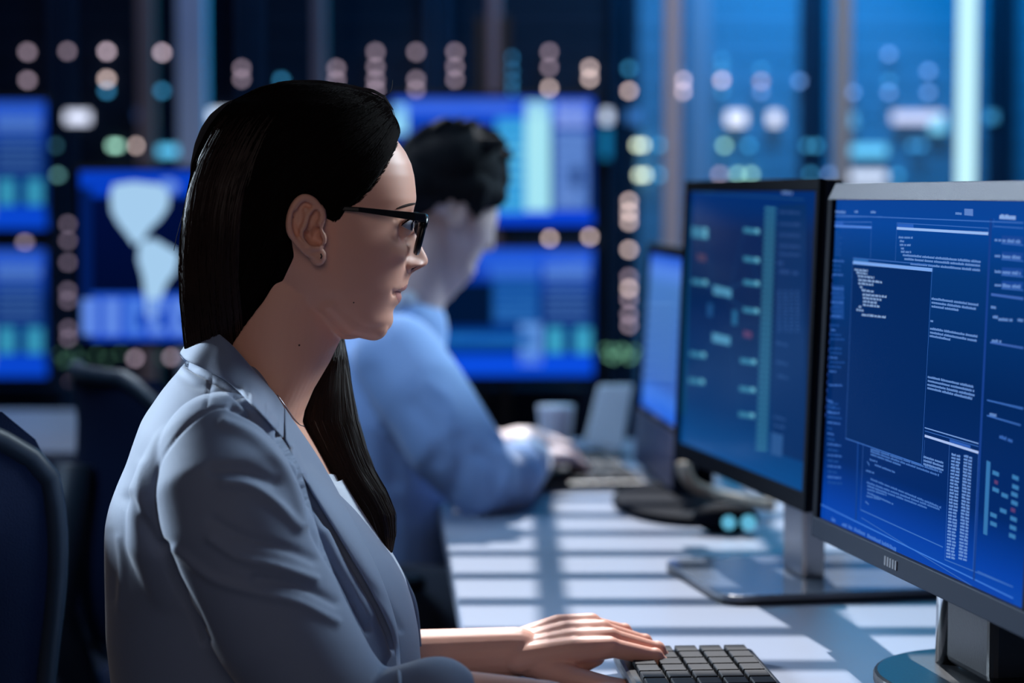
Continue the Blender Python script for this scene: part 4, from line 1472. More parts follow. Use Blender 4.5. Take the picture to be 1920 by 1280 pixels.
for k in range(320):
    t = random.random()
    bxp = 740 + 40 * t
    byp = 393 - 17 * t + 5 * t * t * 1.6 + random.uniform(-2.4, 2.4) * (0.3 + 0.8 * t)
    h = cast(BODY_BVH, min(bxp, 778.5), byp)
    if h:
        v = h[0]
        n = h[1] if h[1].y < 0 else -h[1]
        brow.tube([v - n * 0.0003, v + n * 0.0003 + Vector((-0.0020, 0, 0.0006)), v + n * 0.0003 + Vector((-0.0040, 0, 0.0002))], [0.00022, 0.0002, 0.0001], 4)
brow.build('eyebrow', mat('brow_hair', (0.035, 0.02, 0.016), 0.8, spec=0.1), woman)

# ------------------------------------------------------------------ glasses (worn, lift away)
gl = empty('glasses', WM @ L(770, 430, 0), AW, 'black-framed glasses worn by the woman', 'glasses')
GI = gl.matrix_basis.inverted() @ WM


def G(px, py, y): return GI @ L(px, py, y)


MG = mat('black_acetate', (0.003, 0.003, 0.004), 0.3, spec=0.3)
rim = MB()
def lens_pt(t, yc, sy):
    """rounded rectangular rim, leaning: top edge forward"""
    c, s_ = math.cos(t), math.sin(t)
    yy = yc + 0.0245 * (abs(c) ** 0.6) * (1 if c > 0 else -1)
    v = (abs(s_) ** 0.7) * (1 if s_ > 0 else -1)
    wrap = 1 - abs(yy) / 0.07
    px_ = np.interp(v, [-1, 1], [774.5, 790.0]) + 5 * wrap
    py_ = np.interp(v, [-1, 1], [471, 409])
    b = L(px_, py_, 0)
    return Vector((b.x, yy, b.z))


for yc in (-0.0335, 0.0335):
    pts = [GI @ lens_pt(t, yc, 1) for t in np.linspace(0, 2 * math.pi, 49)]
    pts_o = pts
    rim.tube(pts, 0.0027, 10, flat=1.0, caps=False)
top = [GI @ lens_pt(t, -0.0335, 1) + Vector((0, 0, 0.0012)) for t in np.linspace(0.35, math.pi - 0.35, 12)]
rim.tube(top, 0.0036, 10)
rim.tube([G(792, 428, -0.010), G(796, 424, 0), G(792, 428, 0.010)], 0.0024, 10)
for sy in (-1, 1):
    rim.box(GI @ (L(789, 407.5, 0) * 1.0 + Vector((0.0 - 0.002, 0.058 * sy, 0))), (0.0075, 0.010, 0.0075))
rim.build('frame', MG, gl, smooth=True, bevel=0.0)
for sy in (-1, 1):
    t = MB()
    pth = [(791, 407), (770, 404.5), (720, 398), (668, 391.5), (630, 389), (600, 389), (585, 396), (575, 415)]
    zc = [G(p[0], p[1], 0) + Vector((0, (0.0625 if i < 1 else (0.068, 0.0715, 0.0765, 0.0760, 0.0700, 0.066, 0.062)[min(i, 7) - 1]) * sy, 0)) for i, p in enumerate(pth)]
    rings = []
    for i, c in enumerate(zc):
        hh = (0.0038, 0.0036, 0.0028, 0.0021, 0.0020, 0.0020, 0.0020, 0.0018)[i]
        rings.append([c + Vector((0, -0.0013, -hh)), c + Vector((0, 0.0013, -hh)), c + Vector((0, 0.0013, hh)), c + Vector((0, -0.0013, hh))])
    t.loft(rings)
    t.build('temple_arm', MG, gl, bevel=0.0008)
mgl = bpy.data.materials.new('lens_glass')
mgl.use_nodes = True
bb = mgl.node_tree.nodes['Principled BSDF']
bb.inputs['Transmission Weight'].default_value = 1
bb.inputs['Roughness'].default_value = 0.0
bb.inputs['IOR'].default_value = 1.12
bb.inputs['Base Color'].default_value = (0.93, 0.95, 0.97, 1)
for yc in (-0.0335, 0.0335):
    f1 = [GI @ lens_pt(t, yc, 1) for t in np.linspace(0, 2 * math.pi, 40, endpoint=False)]
    MB().prism([tuple(p) for p in f1], (0.0012, 0, 0), None).build('lens', mgl, gl)
# ------------------------------------------------------------------ hair
HB = [(150, 560), (156, 515), (165, 480), (180, 455), (200, 433), (230, 408), (260, 390), (300, 371), (350, 354), (400, 343), (450, 337), (500, 335), (560, 337), (610, 341), (650, 345), (690, 352)]
HTOP = [(150, 600), (156, 640), (165, 672), (175, 700), (185, 722), (200, 733), (220, 738), (245, 741)]
hair = MB()
# cap: head surface pushed out, only inside the hair line
HLINE = [(760, 60), (756, 200), (745, 240), (738, 268), (722, 300), (706, 328), (688, 352), (662, 376), (646, 388), (638, 404), (626, 412), (612, 404), (600, 388), (584, 374), (566, 368), (548, 378), (538, 410), (543, 450), (548, 480), (520, 540), (482, 600), (452, 648)]
hg = head_grid(120, 200)
hzone = HLINE + [(430, 660), (300, 660), (300, 60)]
rings = []
for ring in hg:
    A = np.array([tuple(v) for v in ring])
    if LZ(560) > A[0, 2]:
        continue
    z = A[0, 2]
    cen = A.mean(0)
    # side view coordinates, mirrored for the far side
    B = A.copy()
    px, py = wproj(np.stack([B[:, 0], -np.abs(B[:, 1]), B[:, 2]], 1))
    ins = inside(px, py, hzone)
    d = polydist(px, py, HLINE)
    sd = np.where(ins, d, -d)
    t = np.clip(sd / 26, -1, 1)
    off = np.where(t > 0, 0.0065 * np.sqrt(np.clip(t, 0, 1)) + 0.0035, 0.0035 + 0.012 * np.clip(sd / 13, -1, 0))
    off = np.where(t > 0, off, np.maximum(off, -0.006))
    nrm = A - cen
    nrm[:, 2] = 0
    ln = np.linalg.norm(nrm, axis=1, keepdims=True)
    A = A + nrm / np.maximum(ln, 1e-6) * off[:, None]
    rings.append([Vector(v) for v in A])
hair.loft(rings)
# crown volume: side-view outline of the hair
crown = []
for py in np.linspace(151, 300, 26):
    xb = tab(HB, py); 
    xf = tab(HTOP, py) if py < 245 else np.interp(py, [245, 262, 300], [741, 726, 694])
    w = np.interp(py, [151, 160, 175, 200, 240, 300], [0.016, 0.036, 0.052, 0.067, 0.076, 0.0805])
    a0, a1_ = LX(xf, py), LX(xb, py)
    cx, rx = (a0 + a1_) / 2, (a0 - a1_) / 2
    e = np.interp(py, [151, 200, 300], [1.0, 0.9, 0.72])
    crown.append([Vector((cx + rx * abs(math.cos(t)) ** e * (1 if math.cos(t) > 0 else -1), w * abs(math.sin(t)) ** 0.9 * (1 if math.sin(t) > 0 else -1), LZ(py))) for t in np.linspace(0, 2 * math.pi, 60, endpoint=False)])
hair.loft(crown)
# long back mass
FRB = [(290, 700), (330, 640), (360, 600), (380, 562), (400, 548), (430, 541), (470, 548), (500, 545), (530, 530), (560, 512), (600, 482), (640, 452), (690, 430)]
back = []
for py in np.linspace(285, 672, 50):
    xb = tab(HB, py); xf = tab(FRB, py)
    w = np.interp(py, [285, 340, 420, 500, 560, 620, 642, 658, 672], [0.079, 0.084, 0.084, 0.080, 0.073, 0.064, 0.058, 0.044, 0.030])
    a0, a1_ = LX(xf, py), LX(xb, py)
    cx, rx = (a0 + a1_) / 2, (a0 - a1_) / 2
    back.append([Vector((cx + rx * abs(math.cos(t)) ** np.interp(py, [560, 620], [0.8, 1.0]) * (1 if math.cos(t) > 0 else -1), w * abs(math.sin(t)) ** np.interp(py, [560, 620], [0.75, 1.1]) * (1 if math.sin(t) > 0 else -1), LZ(py))) for t in np.linspace(0, 2 * math.pi, 60, endpoint=False)])
hair.loft(back)
# tress that falls in front over the far shoulder
TR = [(600, 632, 8, 0.050), (640, 636, 10, 0.048), (690, 626, 30, 0.040), (740, 619, 45, 0.026), (790, 617, 56, 0.014), (840, 636, 50, 0.006), (880, 655, 47, 0.002), (920, 683, 43, -0.002), (960, 706, 35, -0.004), (1000, 716, 25, -0.004), (1030, 718, 18, -0.003), (1048, 716, 9, -0.002)]
tr = []
for (py, cx, hw, yy) in TR:
    tr.append([Vector((LX(cx + hw * math.cos(t), py), yy + 0.017 * math.sin(t) * min(1, hw / 25), LZ(py))) for t in np.linspace(0, 2 * math.pi, 32, endpoint=False)])
hair.loft(tr)
hme = remeshed(hair, 0.0022, 6, 0.5)
# comb grooves along the flow
P = coords(hme)
N = normals(hme)
ho = bpy.data.objects.new('hair', hme)
finish(ho, M_HAIR, woman, True)
HBVH = bvh_of(hme)

GUIDES = [
    [(741, 250), (716, 296), (680, 346), (640, 376), (600, 384), (566, 384), (534, 430), (510, 520), (472, 600), (448, 660)],
    [(738, 232), (700, 290), (650, 336), (600, 366), (556, 380), (520, 430), (490, 520), (450, 600), (432, 660)],
    [(735, 205), (680, 246), (610, 296), (560, 340), (520, 384), (486, 450), (460, 530), (436, 600), (420, 660)],
    [(712, 182), (640, 216), (570, 256), (510, 310), (470, 370), (440, 440), (424, 520), (408, 600), (398, 660)],
    [(670, 168), (590, 190), (520, 226), (462, 280), (424, 350), (404, 430), (396, 520), (384, 600), (378, 660)],
    [(620, 158), (540, 170), (474, 204), (424, 260), (390, 330), (372, 410), (366, 500), (362, 590), (360, 660)],
    [(570, 154), (500, 172), (446, 210), (404, 264), (372, 330), (354, 410), (348, 500), (347, 590), (350, 660)],
    [(545, 153), (474, 170), (422, 205), (387, 255), (362, 320), (347, 400), (342, 500), (342, 590), (347, 660)],
]
G_ = np.array([crom(g, 28) for g in GUIDES])


def strand_curve(u):
    i = min(int(u), len(GUIDES) - 2)
    f = u - i
    return G_[i] * (1 - f) + G_[i + 1] * f


strands = MB()
n_s = 1500
for k in range(n_s):
    u = random.random() ** 0.9 * (len(GUIDES) - 1)
    c = strand_curve(u).copy()
    a0 = random.random() * 0.45 if random.random() < 0.6 else 0.0
    a1 = min(1.0, a0 + random.uniform(0.35, 1.0))
    ids = np.linspace(a0 * 27, a1 * 27, 16)
    jit = random.uniform(-1, 1) * 5
    wob = random.uniform(0, 6.28)
    lift = random.uniform(0.0002, 0.0016)
    pts = []
    for j, q in enumerate(ids):
        i = min(int(q), 26)
        p = c[i] * (1 - (q - i)) + c[i + 1] * (q - i)
        x = p[0] + jit + 2.2 * math.sin(q * 0.4 + wob)
        h = cast(HBVH, x, p[1], lift)
        if h is None:
            continue
        pts.append(h[0])
    if len(pts) > 5:
        strands.tube(pts, [0.00022 + 0.00022 * math.sin(math.pi * i / (len(pts) - 1)) for i in range(len(pts))], 3, caps=False)
# soft hair line: short strands that leave the edge of the cap on to the skin
def cast2(x, y, off):
    a = cast(HBVH, x, y, off)
    b = cast(BODY_BVH, x, y, off)
    if a is None or (b is not None and b[0].y < a[0].y):
        return b
    return a
EDGE = crom([(744, 246), (738, 268), (724, 298), (708, 326), (690, 350), (668, 372), (654, 383)], 60)
for k in range(900):
    q = random.random() * 58
    i = int(q)
    x, y = EDGE[i] + (EDGE[i + 1] - EDGE[i]) * (q - i)
    tx, ty = EDGE[min(i + 3, 59)] - EDGE[max(i - 2, 0)]
    ln = math.hypot(tx, ty)
    tx, ty = tx / ln, ty / ln
    nx, ny = -ty, tx
    if nx * 1.0 + ny * 0.4 > 0: nx, ny = -nx, -ny
    Ls = random.uniform(18, 60)
    o0 = random.uniform(-9, 5)
    cv = random.uniform(0.10, 0.55)
    pts = []
    for s_ in np.linspace(0, 1, 9):
        h = cast2(x + (tx * s_ + nx * (o0 / Ls + cv * s_)) * Ls - tx * Ls * 0.3, y + (ty * s_ + ny * (o0 / Ls + cv * s_)) * Ls - ty * Ls * 0.3, 0.0005)
        if h: pts.append(h[0])
    if len(pts) > 4:
        strands.tube(pts, [0.00012 + 0.0003 * i / (len(pts) - 1) for i in range(len(pts))], 3, caps=False)
for k in range(160):
    q = random.random() * 18.9
    ed = crom([(662, 376), (650, 388), (643, 398), (636, 408), (624, 413)], 20)
    x, y = ed[int(q)] + random.uniform(-3, 1)
    ln = random.uniform(8, 17)
    pts = []
    for s_ in np.linspace(-0.6, 0.5, 6):
        h = cast2(x - 0.5 * ln * s_, y + 0.86 * ln * s_, 0.0005)
        if h: pts.append(h[0])
    if len(pts) > 4:
        strands.tube(pts, [0.0004 - 0.0003 * i / (len(pts) - 1) for i in range(len(pts))], 3, caps=False)
tag(strands.build('hair_strands', M_STRAND, ho), kind='stuff')
strands = MB()
# back edge strands, the light on them put into a browner colour
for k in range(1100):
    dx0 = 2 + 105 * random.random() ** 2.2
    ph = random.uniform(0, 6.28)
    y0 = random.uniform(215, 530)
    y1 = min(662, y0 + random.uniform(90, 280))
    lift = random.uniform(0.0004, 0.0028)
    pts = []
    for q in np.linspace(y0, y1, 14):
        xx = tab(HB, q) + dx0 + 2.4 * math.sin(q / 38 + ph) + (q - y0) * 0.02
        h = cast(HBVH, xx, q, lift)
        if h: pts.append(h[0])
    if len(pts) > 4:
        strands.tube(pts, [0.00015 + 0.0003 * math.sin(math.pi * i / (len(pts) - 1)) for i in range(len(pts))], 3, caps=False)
tag(strands.build('back_hair_strands', M_STRANDLIT, ho), kind='stuff')
strands = MB()
# tress strands
for k in range(420):
    s_ = random.uniform(-0.98, 0.98)
    ph = random.uniform(0, 6.28)
    i0 = random.uniform(0, 4)
    i1 = random.uniform(7, len(TR) - 1)
    pts = []
    for q in np.linspace(i0, i1, 20):
        i = min(int(q), len(TR) - 2)
        f = q - i
        py, cx, hw, yy = [TR[i][j] * (1 - f) + TR[i + 1][j] * f for j in range(4)]
        v = L(cx + s_ * hw * 1.02 + 1.5 * math.sin(py / 40 + ph), py, 0)
        dep = 0.0178 * math.sqrt(max(0, 1 - s_ * s_)) * min(1, hw / 25)
        pts.append(Vector((v.x, yy - dep, v.z)))
    strands.tube(pts, 0.00042, 3, caps=False)
# fly-aways over the brow and crown
for (x0, y0, x1, y1, x2, y2) in ((700, 172, 733, 176, 738, 226), (690, 170, 735, 172, 742, 240), (705, 178, 738, 186, 736, 150), (660, 166, 690, 158, 722, 186), (480, 172, 420, 205, 376, 290), (722, 196, 744, 196, 742, 250), (600, 156, 650, 150, 700, 176), (360, 350, 332, 430, 326, 470)):
    pts = [L((1 - t) ** 2 * x0 + 2 * t * (1 - t) * x1 + t * t * x2, (1 - t) ** 2 * y0 + 2 * t * (1 - t) * y1 + t * t * y2, -0.01) for t in np.linspace(0, 1, 14)]
    strands.tube(pts, 0.00026, 4, caps=False)
# wispy top locks
for k in range(260):
    t0 = random.random()
    x0 = 560 + 178 * t0
    y0 = np.interp(x0, [560, 640, 700, 722, 738], [152, 158, 170, 182, 205])
    yy = random.uniform(-0.03, 0.02)
    rise = random.uniform(0, 4)
    L_ = random.uniform(40, 90)
    pts = []
    for q in np.linspace(0, 1, 10):
        xx = x0 - L_ * q
        y_ = np.interp(xx, [440, 480, 520, 560, 640, 700, 722, 738], [190, 166, 156, 152, 158, 170, 182, 205]) - rise * math.sin(math.pi * q) + 1.5 + (yy / 0.04) ** 2 * 5
        pts.append(L(xx, y_, yy))
    strands.tube(pts, 0.0004, 3, caps=False)
tag(strands.build('front_hair_strands', M_STRANDT, ho), kind='stuff')

# ------------------------------------------------------------------ blazer
TB_ = [(676, 346), (700, 328), (730, 303), (780, 268), (830, 250), (860, 240), (900, 222), (940, 207), (980, 199), (1060, 199), (1180, 201), (1300, 215), (1420, 225)]
TF_ = [(676, 500), (700, 512), (740, 525), (790, 530), (820, 545), (850, 575), (900, 622), (950, 668), (1000, 706), (1040, 735), (1080, 757), (1130, 774), (1180, 784), (1300, 792), (1420, 790)]
TW_ = [(676, 0.066), (700, 0.090), (730, 0.125), (760, 0.150), (800, 0.168), (860, 0.176), (950, 0.176), (1100, 0.165), (1300, 0.158), (1420, 0.17)]
bl = MB()
rings = []
for py in np.linspace(676, 1420, 70):
    xf, xb, w = tab(TF_, py), tab(TB_, py), tab(TW_, py)
    a0, a1_ = LX(xf, py), LX(xb, py)
    cx, rx = (a0 + a1_) / 2, (a0 - a1_) / 2
    ef = np.interp(py, [676, 800, 1000], [0.9, 0.85, 0.9])
    ring = []
    for t in np.linspace(0, 2 * math.pi, 90, endpoint=False):
        c, s_ = math.cos(t), math.sin(t)
        ring.append(Vector((cx + rx * abs(c) ** ef * (1 if c > 0 else -1), w * abs(s_) ** 0.8 * (1 if s_ > 0 else -1), LZ(py))))
    rings.append(ring)
bl.loft(rings)
def S(px, py, y): return L(px, py, y)
bl.limb([S(345, 850, -0.126), S(322, 930, -0.131), S(325, 1010, -0.128), S(350, 1100, -0.12)], [0.030, 0.038, 0.040, 0.036], 24)
sleeve_near = [S(415, 848, -0.150), S(428, 905, -0.168), S(444, 980, -0.175), S(478, 1075, -0.180), S(530, 1180, -0.185), S(600, 1290, -0.185), S(640, 1330, -0.180)]
bl.limb(sleeve_near, [0.0515, 0.0615, 0.0635, 0.0610, 0.0575, 0.0530, 0.050], 32)
bl.limb([S(640, 1325, -0.180), S(720, 1350, -0.17), WI @ Vector((-0.06, 1.79, 0.775))], [0.050, 0.042, 0.036], 24)
sleeve_far = [S(415, 848, 0.145), S(440, 980, 0.155), S(470, 1150, 0.155), S(520, 1310, 0.155)]
bl.limb(sleeve_far, [0.052, 0.060, 0.056, 0.050], 24)
bl.limb([S(520, 1312, 0.155), wl + Vector((-0.26, 0.035, -0.035)), wl + Vector((-0.16, 0.02, -0.012))], [0.048, 0.040, 0.033], 24)
bme = remeshed(bl, 0.0023, 34, 0.5)
seam = warp_smooth([(437, 762), (404, 764), (372, 780), (342, 806), (318, 836), (300, 866), (291, 905), (290, 940), (296, 985), (306, 1022)])
sculpt(bme, [
    (seam, 3.2, -0.0016),
    (warp_smooth([(437, 762), (500, 795), (545, 850), (575, 925), (592, 1000), (640, 1085), (690, 1180)]), 7, -0.0050),
    (warp_smooth([(420, 792), (470, 815), (520, 860), (552, 915), (570, 980)]), 12, 0.0032),
    (warp_smooth([(420, 905), (470, 912), (520, 945), (560, 990)]), 10, 0.0030),
    (warp_smooth([(400, 880), (455, 882), (515, 905)]), 11, -0.0030),
    (warp_smooth([(395, 1010), (450, 1045), (520, 1062), (590, 1085)]), 9, 0.0028),
    (warp_smooth([(400, 975), (460, 1008), (540, 1030), (590, 1050)]), 10, -0.0024),
    (warp_smooth([(330, 1030), (400, 1085), (480, 1110), (560, 1130), (630, 1165)]), 9, 0.0026),
    (warp_smooth([(480, 1085), (560, 1098), (630, 1130)]), 9, -0.0030),
    (warp_smooth([(306, 1022), (330, 1085), (365, 1150), (385, 1200)]), 8, -0.0055),
    (warp_smooth([(240, 935), (256, 960), (275, 990), (300, 1030)]), 12, -0.0028),
    (warp_smooth([(262, 870), (258, 920), (262, 960)]), 9, 0.0010),
    (warp_smooth([(395, 702), (393, 730), (386, 762)]), 2.8, -0.0014),
    (warp_smooth([(612, 1000), (640, 1070), (690, 1150)]), 13, 0.0030),
    (warp_smooth([(340, 672), (352, 684), (392, 704), (434, 730), (476, 770), (508, 804), (532, 832), (543, 850), (560, 888), (585, 932), (622, 992), (655, 1047), (690, 1105), (722, 1167), (740, 1215)]), 6, -0.0060),
    (warp_smooth([(335, 700), (362, 720), (392, 724)]), 8, -0.0014),
    (warp_smooth([(206, 1000), (214, 1060), (212, 1120)]), 8, -0.0016),
    (warp_smooth([(222, 1010), (228, 1070), (224, 1140)]), 8, 0.0014),
    (warp_smooth([(700, 1100), (730, 1140), (752, 1180)]), 6, -0.002),
], wproj)
bo = bpy.data.objects.new('blazer', bme)
finish(bo, M_BLAZER, woman, True)
BLB = bvh_of(bme)

# collar and lapel: one folded strip each
def strip(name, inner, outer, n=60, m_=9, lift_in=0.0, lift_out=0.004, bulge=0.006, far=False, thick=0.0022):
    I = crom(inner, n)
    O = crom(outer, n)
    rows = []
    for i in range(n):
        row = []
        for j in range(m_):
            t = j / (m_ - 1)
            px_, py_, y_ = I[i] * (1 - t) + O[i] * t
            v = L(px_, py_, y_)
            h = cast(BLB, px_, py_, lift_in * (1 - t) + lift_out * t + bulge * math.sin(math.pi * min(1, t * 1.15)) * 0.6 + 0.0015)
            h2_ = cast(BODY_BVH, px_, py_, 0.003)
            for hh_ in (h, h2_):
                if hh_ is not None and hh_[0].y < v.y:
                    v = hh_[0]
            row.append(v)
        rows.append(row)
    mb = MB()
    vs = [p for r in rows for p in r]
    fs = [(i * m_ + j, i * m_ + j + 1, (i + 1) * m_ + j + 1, (i + 1) * m_ + j) for i in range(n - 1) for j in range(m_ - 1)]
    mb.add(vs, fs)
    o = mb.build(name, M_BLAZER, bo, smooth=True)
    s = o.modifiers.new('cloth', 'SOLIDIFY')
    s.thickness = thick
    s.offset = 0
    sm = o.modifiers.new('sm', 'SMOOTH')
    sm.iterations = 3
    b = o.modifiers.new('sub', 'SUBSURF')
    b.levels = 1
    b.render_levels = 1
    return o


strip('collar',
      [(376, 609, 0.012), (392, 613, -0.044), (414, 626, -0.064), (440, 650, -0.070), (480, 697, -0.070), (514, 735, -0.066), (532, 762, -0.062)],
      [(336, 664, 0.010), (350, 678, -0.060), (390, 697, -0.085), (432, 722, -0.105), (474, 762, -0.112), (506, 796, -0.110), (531, 824, -0.104)], lift_out=0.011, bulge=0.009, thick=0.003)
# far half of the collar, round the neck
far = MB()
rowsI = [(376, 609, 0.0), (392, 613, 0.034), (420, 630, 0.058), (470, 690, 0.068), (530, 762, 0.060)]
rowsO = [(336, 664, 0.0), (350, 678, 0.052), (400, 702, 0.088), (460, 750, 0.105), (530, 824, 0.104)]
I, O = crom(rowsI, 24), crom(rowsO, 24)
vs = [L(*(I[i] * (1 - t) + O[i] * t)) for i in range(24) for t in (0, 0.33, 0.66, 1)]
far.add(vs, [(i * 4 + j, i * 4 + j + 1, i * 4 + j + 5, i * 4 + j + 4) for i in range(23) for j in range(3)])
fo = far.build('collar', M_BLAZER, bo, smooth=True)
fo.modifiers.new('cloth', 'SOLIDIFY').thickness = 0.003
strip('lapel',
      [(531, 759, -0.060), (556, 796, -0.055), (588, 842, -0.048), (616, 888, -0.044), (646, 944, -0.042), (680, 1010, -0.042), (712, 1076, -0.042), (736, 1146, -0.042), (746, 1200, -0.042), (752, 1300, -0.042)],
      [(534, 826, -0.100), (543, 842, -0.100), (560, 880, -0.100), (585, 925, -0.100), (622, 985, -0.100), (655, 1040, -0.098), (690, 1098, -0.092), (722, 1160, -0.082), (738, 1204, -0.07), (750, 1300, -0.05)], lift_in=0.005, lift_out=0.011, bulge=0.008, thick=0.003)
# far front edge with its lapel
fl = MB()
I = crom([(600, 830, 0.03), (660, 940, 0.045), (712, 1030, 0.045), (745, 1090, 0.04), (765, 1150, 0.03), (775, 1300, 0.02)], 30)
O = crom([(600, 850, 0.10), (650, 930, 0.11), (700, 1010, 0.105), (738, 1080, 0.095), (757, 1150, 0.08), (770, 1300, 0.06)], 30)
vs = [L(*(I[i] * (1 - t) + O[i] * t)) + Vector((0.010, 0, 0)) for i in range(30) for t in (0, 0.33, 0.66, 1)]
fl.add(vs, [(i * 4 + j, i * 4 + j + 1, i * 4 + j + 5, i * 4 + j + 4) for i in range(29) for j in range(3)])
fo = fl.build('lapel', M_BLAZER, bo, smooth=True)
fo.modifiers.new('cloth', 'SOLIDIFY').thickness = 0.003

# white top filling the opening
tp = MB()
rings = []
for py in np.linspace(868, 1400, 40):
    xf = np.interp(py, [868, 900, 950, 1000, 1040, 1080, 1130, 1180, 1300, 1400], [616, 632, 664, 698, 722, 744, 758, 766, 772, 770])
    a0 = LX(xf, py)
    hw = np.interp(py, [868, 900, 1000, 1180, 1400], [0.052, 0.058, 0.060, 0.050, 0.04])
    rings.append([Vector((a0 + 0.007 - 0.05 + 0.05 * max(0.0, 1 - abs(s_) ** 2.4) ** 0.5 if True else 0, hw * s_, LZ(py) - 0.010 * (1 - s_ * s_) * (1 if py < 890 else 0))) for s_ in np.linspace(-1, 1, 24)] + [Vector((a0 - 0.10, hw * s_, LZ(py))) for s_ in np.linspace(1, -1, 12)])
tp.loft(rings)
tp.build('white_top', M_TOP, woman, smooth=True)
# thin necklace chain
nk = MB()
pts = []
for t in np.linspace(0, 1, 24):
    q = crom([(520, 740), (556, 790), (572, 800)], 24)[int(t * 23)]
    h = cast(BODY_BVH, q[0], q[1], 0.0006)
    if h: pts.append(h[0])
if len(pts) > 3:
    nk.tube(pts, 0.0005, 5)
    nk.build('necklace', M_SILVER, woman, smooth=True)
# trousers and legs below the desk edge
lg = MB()
for sy in (-1, 1):
    lg.limb([Vector((-0.05, 0.09 * sy, 0.56)), Vector((0.35, 0.11 * sy, 0.55)), Vector((0.40, 0.11 * sy, 0.50)), Vector((0.36, 0.11 * sy, 0.10))], [0.10, 0.07, 0.062, 0.042], 24)
    lg.limb([Vector((0.33, 0.11 * sy, 0.05)), Vector((0.48, 0.12 * sy, 0.035))], [0.042, 0.032], 16)
lg.ell((-0.10, 0, 0.62), (0.14, 0.18, 0.12))
tm = remeshed(lg, 0.008, 3)
to = bpy.data.objects.new('trousers', tm)
finish(to, weave('dark_trousers', (0.02, 0.022, 0.03), 0.8), woman, True)
# ================================================================== THE MAN
man_o = Vector((-0.235, 3.32, 0))
man = empty('person', man_o, 0, 'blurred dark-haired man in a light blue shirt bent over the desk, head bowed', 'person')


def K(px, py, Y):
    return at(px, py, Y) - man_o


def R_(px, Y):          # pixel size -> metres
    return px * Y / F


mb = MB()
Y0 = 3.40
# skull, face and jaw (head bowed, turned away to the right)
mb.ell(K(850, 335, Y0), (R_(88, Y0), 0.074, R_(92, Y0)))
mb.ell(K(868, 410, Y0 + 0.01), (R_(64, Y0), 0.064, R_(82, Y0)), Matrix.Rotation(math.radians(16), 3, 'Y'))
mb.limb([K(862, 430, Y0), K(846, 505, Y0), K(832, 545, Y0)], [R_(58, Y0), R_(36, Y0), R_(22, Y0)], 20)
mb.limb([K(905, 425, Y0), K(884, 480, Y0), K(858, 530, Y0)], [R_(24, Y0), R_(16, Y0), R_(14, Y0)], 14)
mb.limb([K(921, 420, Y0 + 0.01), K(916, 462, Y0 + 0.01)], [R_(8, Y0), R_(11, Y0)], 12)       # nose
mb.ell(K(884, 508, Y0), (R_(9, Y0), 0.014, R_(5, Y0)))                                      # lips
mb.ell(K(878, 520, Y0), (R_(8, Y0), 0.013, R_(5, Y0)))
mb.limb([K(815, 420, Y0), K(790, 500, Y0), K(745, 610, Y0)], [0.052, 0.052, 0.058], 24)      # neck
ey = Y0 - 0.070
mb.tube([K(846, 372, ey), K(866, 368, ey), K(872, 392, ey), K(864, 420, ey), K(852, 430, ey), K(842, 404, ey), K(846, 372, ey)], 0.005, 10)
mb.ell(K(857, 402, ey + 0.004), (R_(12, Y0), 0.006, R_(28, Y0)))
# trunk and arms under the shirt
mb.limb([K(735, 640, 3.40), K(690, 760, 3.38), K(670, 950, 3.36), K(665, 1080, 3.34)], [0.06, 0.10, 0.115, 0.12], 28)
mb.limb([K(745, 700, 3.30), K(800, 765, 3.25), K(850, 835, 3.19), K(905, 896, 3.17), K(950, 896, 3.25), K(985, 868, 3.42)], [0.03, 0.035, 0.035, 0.033, 0.030, 0.025], 20)
mb.limb([K(735, 690, 3.56), K(820, 800, 3.60), K(880, 850, 3.66), K(925, 832, 3.66)], [0.050, 0.044, 0.036, 0.025], 20)
bmm = remeshed(mb, 0.003, 4)
h1 = hand_mesh(K(985, 866, 3.43), (0.78, 0.62, 0.02), (-0.1, -0.2, 1), (-0.62, 0.78, 0.1), [(s, b, sg, (c[0] + 6, c[1] + 10, c[2]), sp, r) for (s, b, sg, c, sp, r) in FING], 0.92, voxel=0.003)
h2 = hand_mesh(K(922, 832, 3.66), (1.0, -0.12, 0.12), (-0.1, -0.15, 1), (0, -1, -0.15), FING, 0.95, voxel=0.003)
bm = bmesh.new()
for q in (bmm, h1, h2):
    bm.from_mesh(q)
bm.to_mesh(bmm)
bm.free()
o = bpy.data.objects.new('body', bmm)
finish(o, mat('pale_skin', (0.66, 0.47, 0.42), 0.5, sss=0.05, scale=14), man, True)
# hair
hb = MB()
hb.ell(K(846, 312, Y0), (R_(98, Y0), 0.084, R_(84, Y0)))
hb.ell(K(884, 318, Y0), (R_(62, Y0), 0.070, R_(72, Y0)))
hb.ell(K(800, 318, Y0), (R_(62, Y0), 0.076, R_(74, Y0)))
hb.limb([K(898, 350, Y0 - 0.060), K(896, 392, Y0 - 0.058), K(892, 408, Y0 - 0.056)], [0.018, 0.011, 0.005], 12)
hb.limb([K(790, 350, Y0 - 0.03), K(786, 392, Y0 - 0.02)], [0.055, 0.03], 16)
hb.limb([K(830, 345, Y0 - 0.05), K(880, 355, Y0 - 0.05), K(925, 365, Y0 - 0.02)], [0.032, 0.034, 0.022], 16)
hb.limb([K(918, 300, Y0 + 0.01), K(936, 345, Y0 + 0.01), K(938, 372, Y0 + 0.01)], [0.03, 0.018, 0.006], 16)
for k in range(60):
    a = random.uniform(-2.9, -0.2)
    c_ = K(846 + 92 * math.cos(a), 312 + 78 * math.sin(a), Y0 + random.uniform(-0.05, 0.03))
    dvec = Vector((math.cos(a) * 0.6 + 0.6, 0, -math.sin(a) * 0.5 - 0.1)).normalized() * 0.022
    hb.limb([c_ - dvec * 0.5, c_ + dvec], [0.009, 0.002], 8)
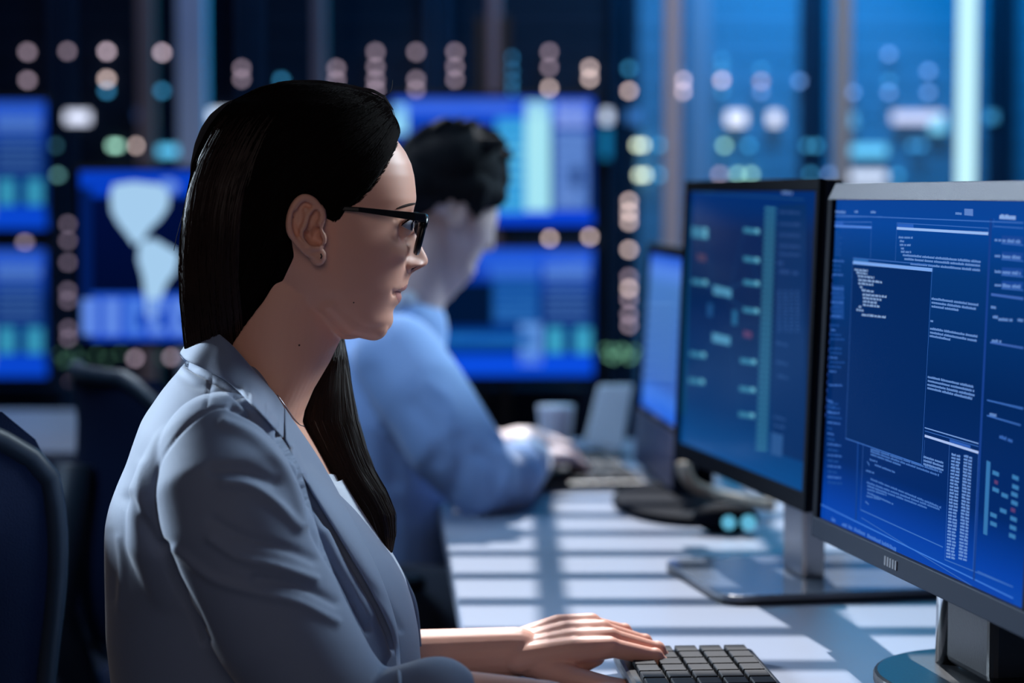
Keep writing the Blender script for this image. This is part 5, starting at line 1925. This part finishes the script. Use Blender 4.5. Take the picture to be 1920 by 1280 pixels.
hm_ = remeshed(hb, 0.0032, 3)
o = bpy.data.objects.new('hair', hm_)
finish(o, mat('short_black_hair', (0.005, 0.005, 0.007), 0.8, spec=0.15, bump=0.8, scale=220, var=0.4), man, True)
# shirt
sb = MB()
sb.limb([K(742, 622, 3.40), K(715, 700, 3.38), K(690, 800, 3.37), K(675, 950, 3.36), K(668, 1120, 3.34)], [0.080, 0.118, 0.140, 0.145, 0.15], 32)
sb.limb([K(745, 672, 3.27), K(790, 740, 3.23), K(850, 835, 3.19), K(905, 896, 3.17), K(950, 896, 3.25), K(984, 872, 3.38)], [0.066, 0.068, 0.066, 0.060, 0.050, 0.036], 28)
sb.limb([K(745, 672, 3.53), K(820, 790, 3.58), K(870, 850, 3.64), K(905, 838, 3.66)], [0.064, 0.060, 0.052, 0.036], 24)
sm_ = remeshed(sb, 0.005, 6)
def mproj(P):
    return proj_np(P + np.array(man_o))
sculpt(sm_, [
    (warp_smooth([(800, 720), (840, 750), (850, 800)]), 16, 0.003), (warp_smooth([(775, 760), (810, 800), (820, 860)]), 16, -0.003),
    (warp_smooth([(850, 800), (870, 850), (850, 920)]), 16, -0.003), (warp_smooth([(900, 850), (930, 880), (930, 930)]), 14, -0.004),
    (warp_smooth([(940, 850), (962, 880), (965, 920)]), 12, 0.003), (warp_smooth([(700, 700), (730, 800), (740, 900)]), 18, -0.003),
], mproj)
o = bpy.data.objects.new('shirt', sm_)
shirt = finish(o, weave('light_blue_shirt', (0.27, 0.42, 0.72), 0.75, sc=900, bump=0.2), man, True)
cu = MB()
cu.tube([K(966, 884, 3.33), K(990, 864, 3.43)], [0.046, 0.038], 24)
cu.build('cuff', M_TOP, shirt, smooth=True)
cu = MB()
cu.tube([K(898, 840, 3.66), K(918, 833, 3.66)], [0.037, 0.034], 24)
cu.build('cuff', M_TOP, shirt, smooth=True)
cl = MB()
for t in range(2):
    cl.tube([K(735, 585, 3.34), K(765, 560, 3.345), K(790, 556, 3.40), K(780, 556, 3.45), K(745, 570, 3.46), K(730, 590, 3.40), K(735, 585, 3.34)], 0.014, 10)
cl.build('shirt_collar', M_TOP, shirt, smooth=True)
tr_ = MB()
for sy in (-1, 1):
    tr_.limb([Vector((-0.06, 0.10 * sy, 0.56)), Vector((0.34, 0.12 * sy, 0.56)), Vector((0.40, 0.12 * sy, 0.50)), Vector((0.36, 0.12 * sy, 0.10))], [0.10, 0.075, 0.066, 0.045], 20)
    tr_.limb([Vector((0.34, 0.12 * sy, 0.05)), Vector((0.50, 0.13 * sy, 0.035))], [0.045, 0.033], 14)
tr_.ell((-0.12, 0.03, 0.62), (0.14, 0.18, 0.12))
o = bpy.data.objects.new('trousers', remeshed(tr_, 0.01, 3))
finish(o, weave('navy_trousers', (0.015, 0.018, 0.03), 0.8), man, True)
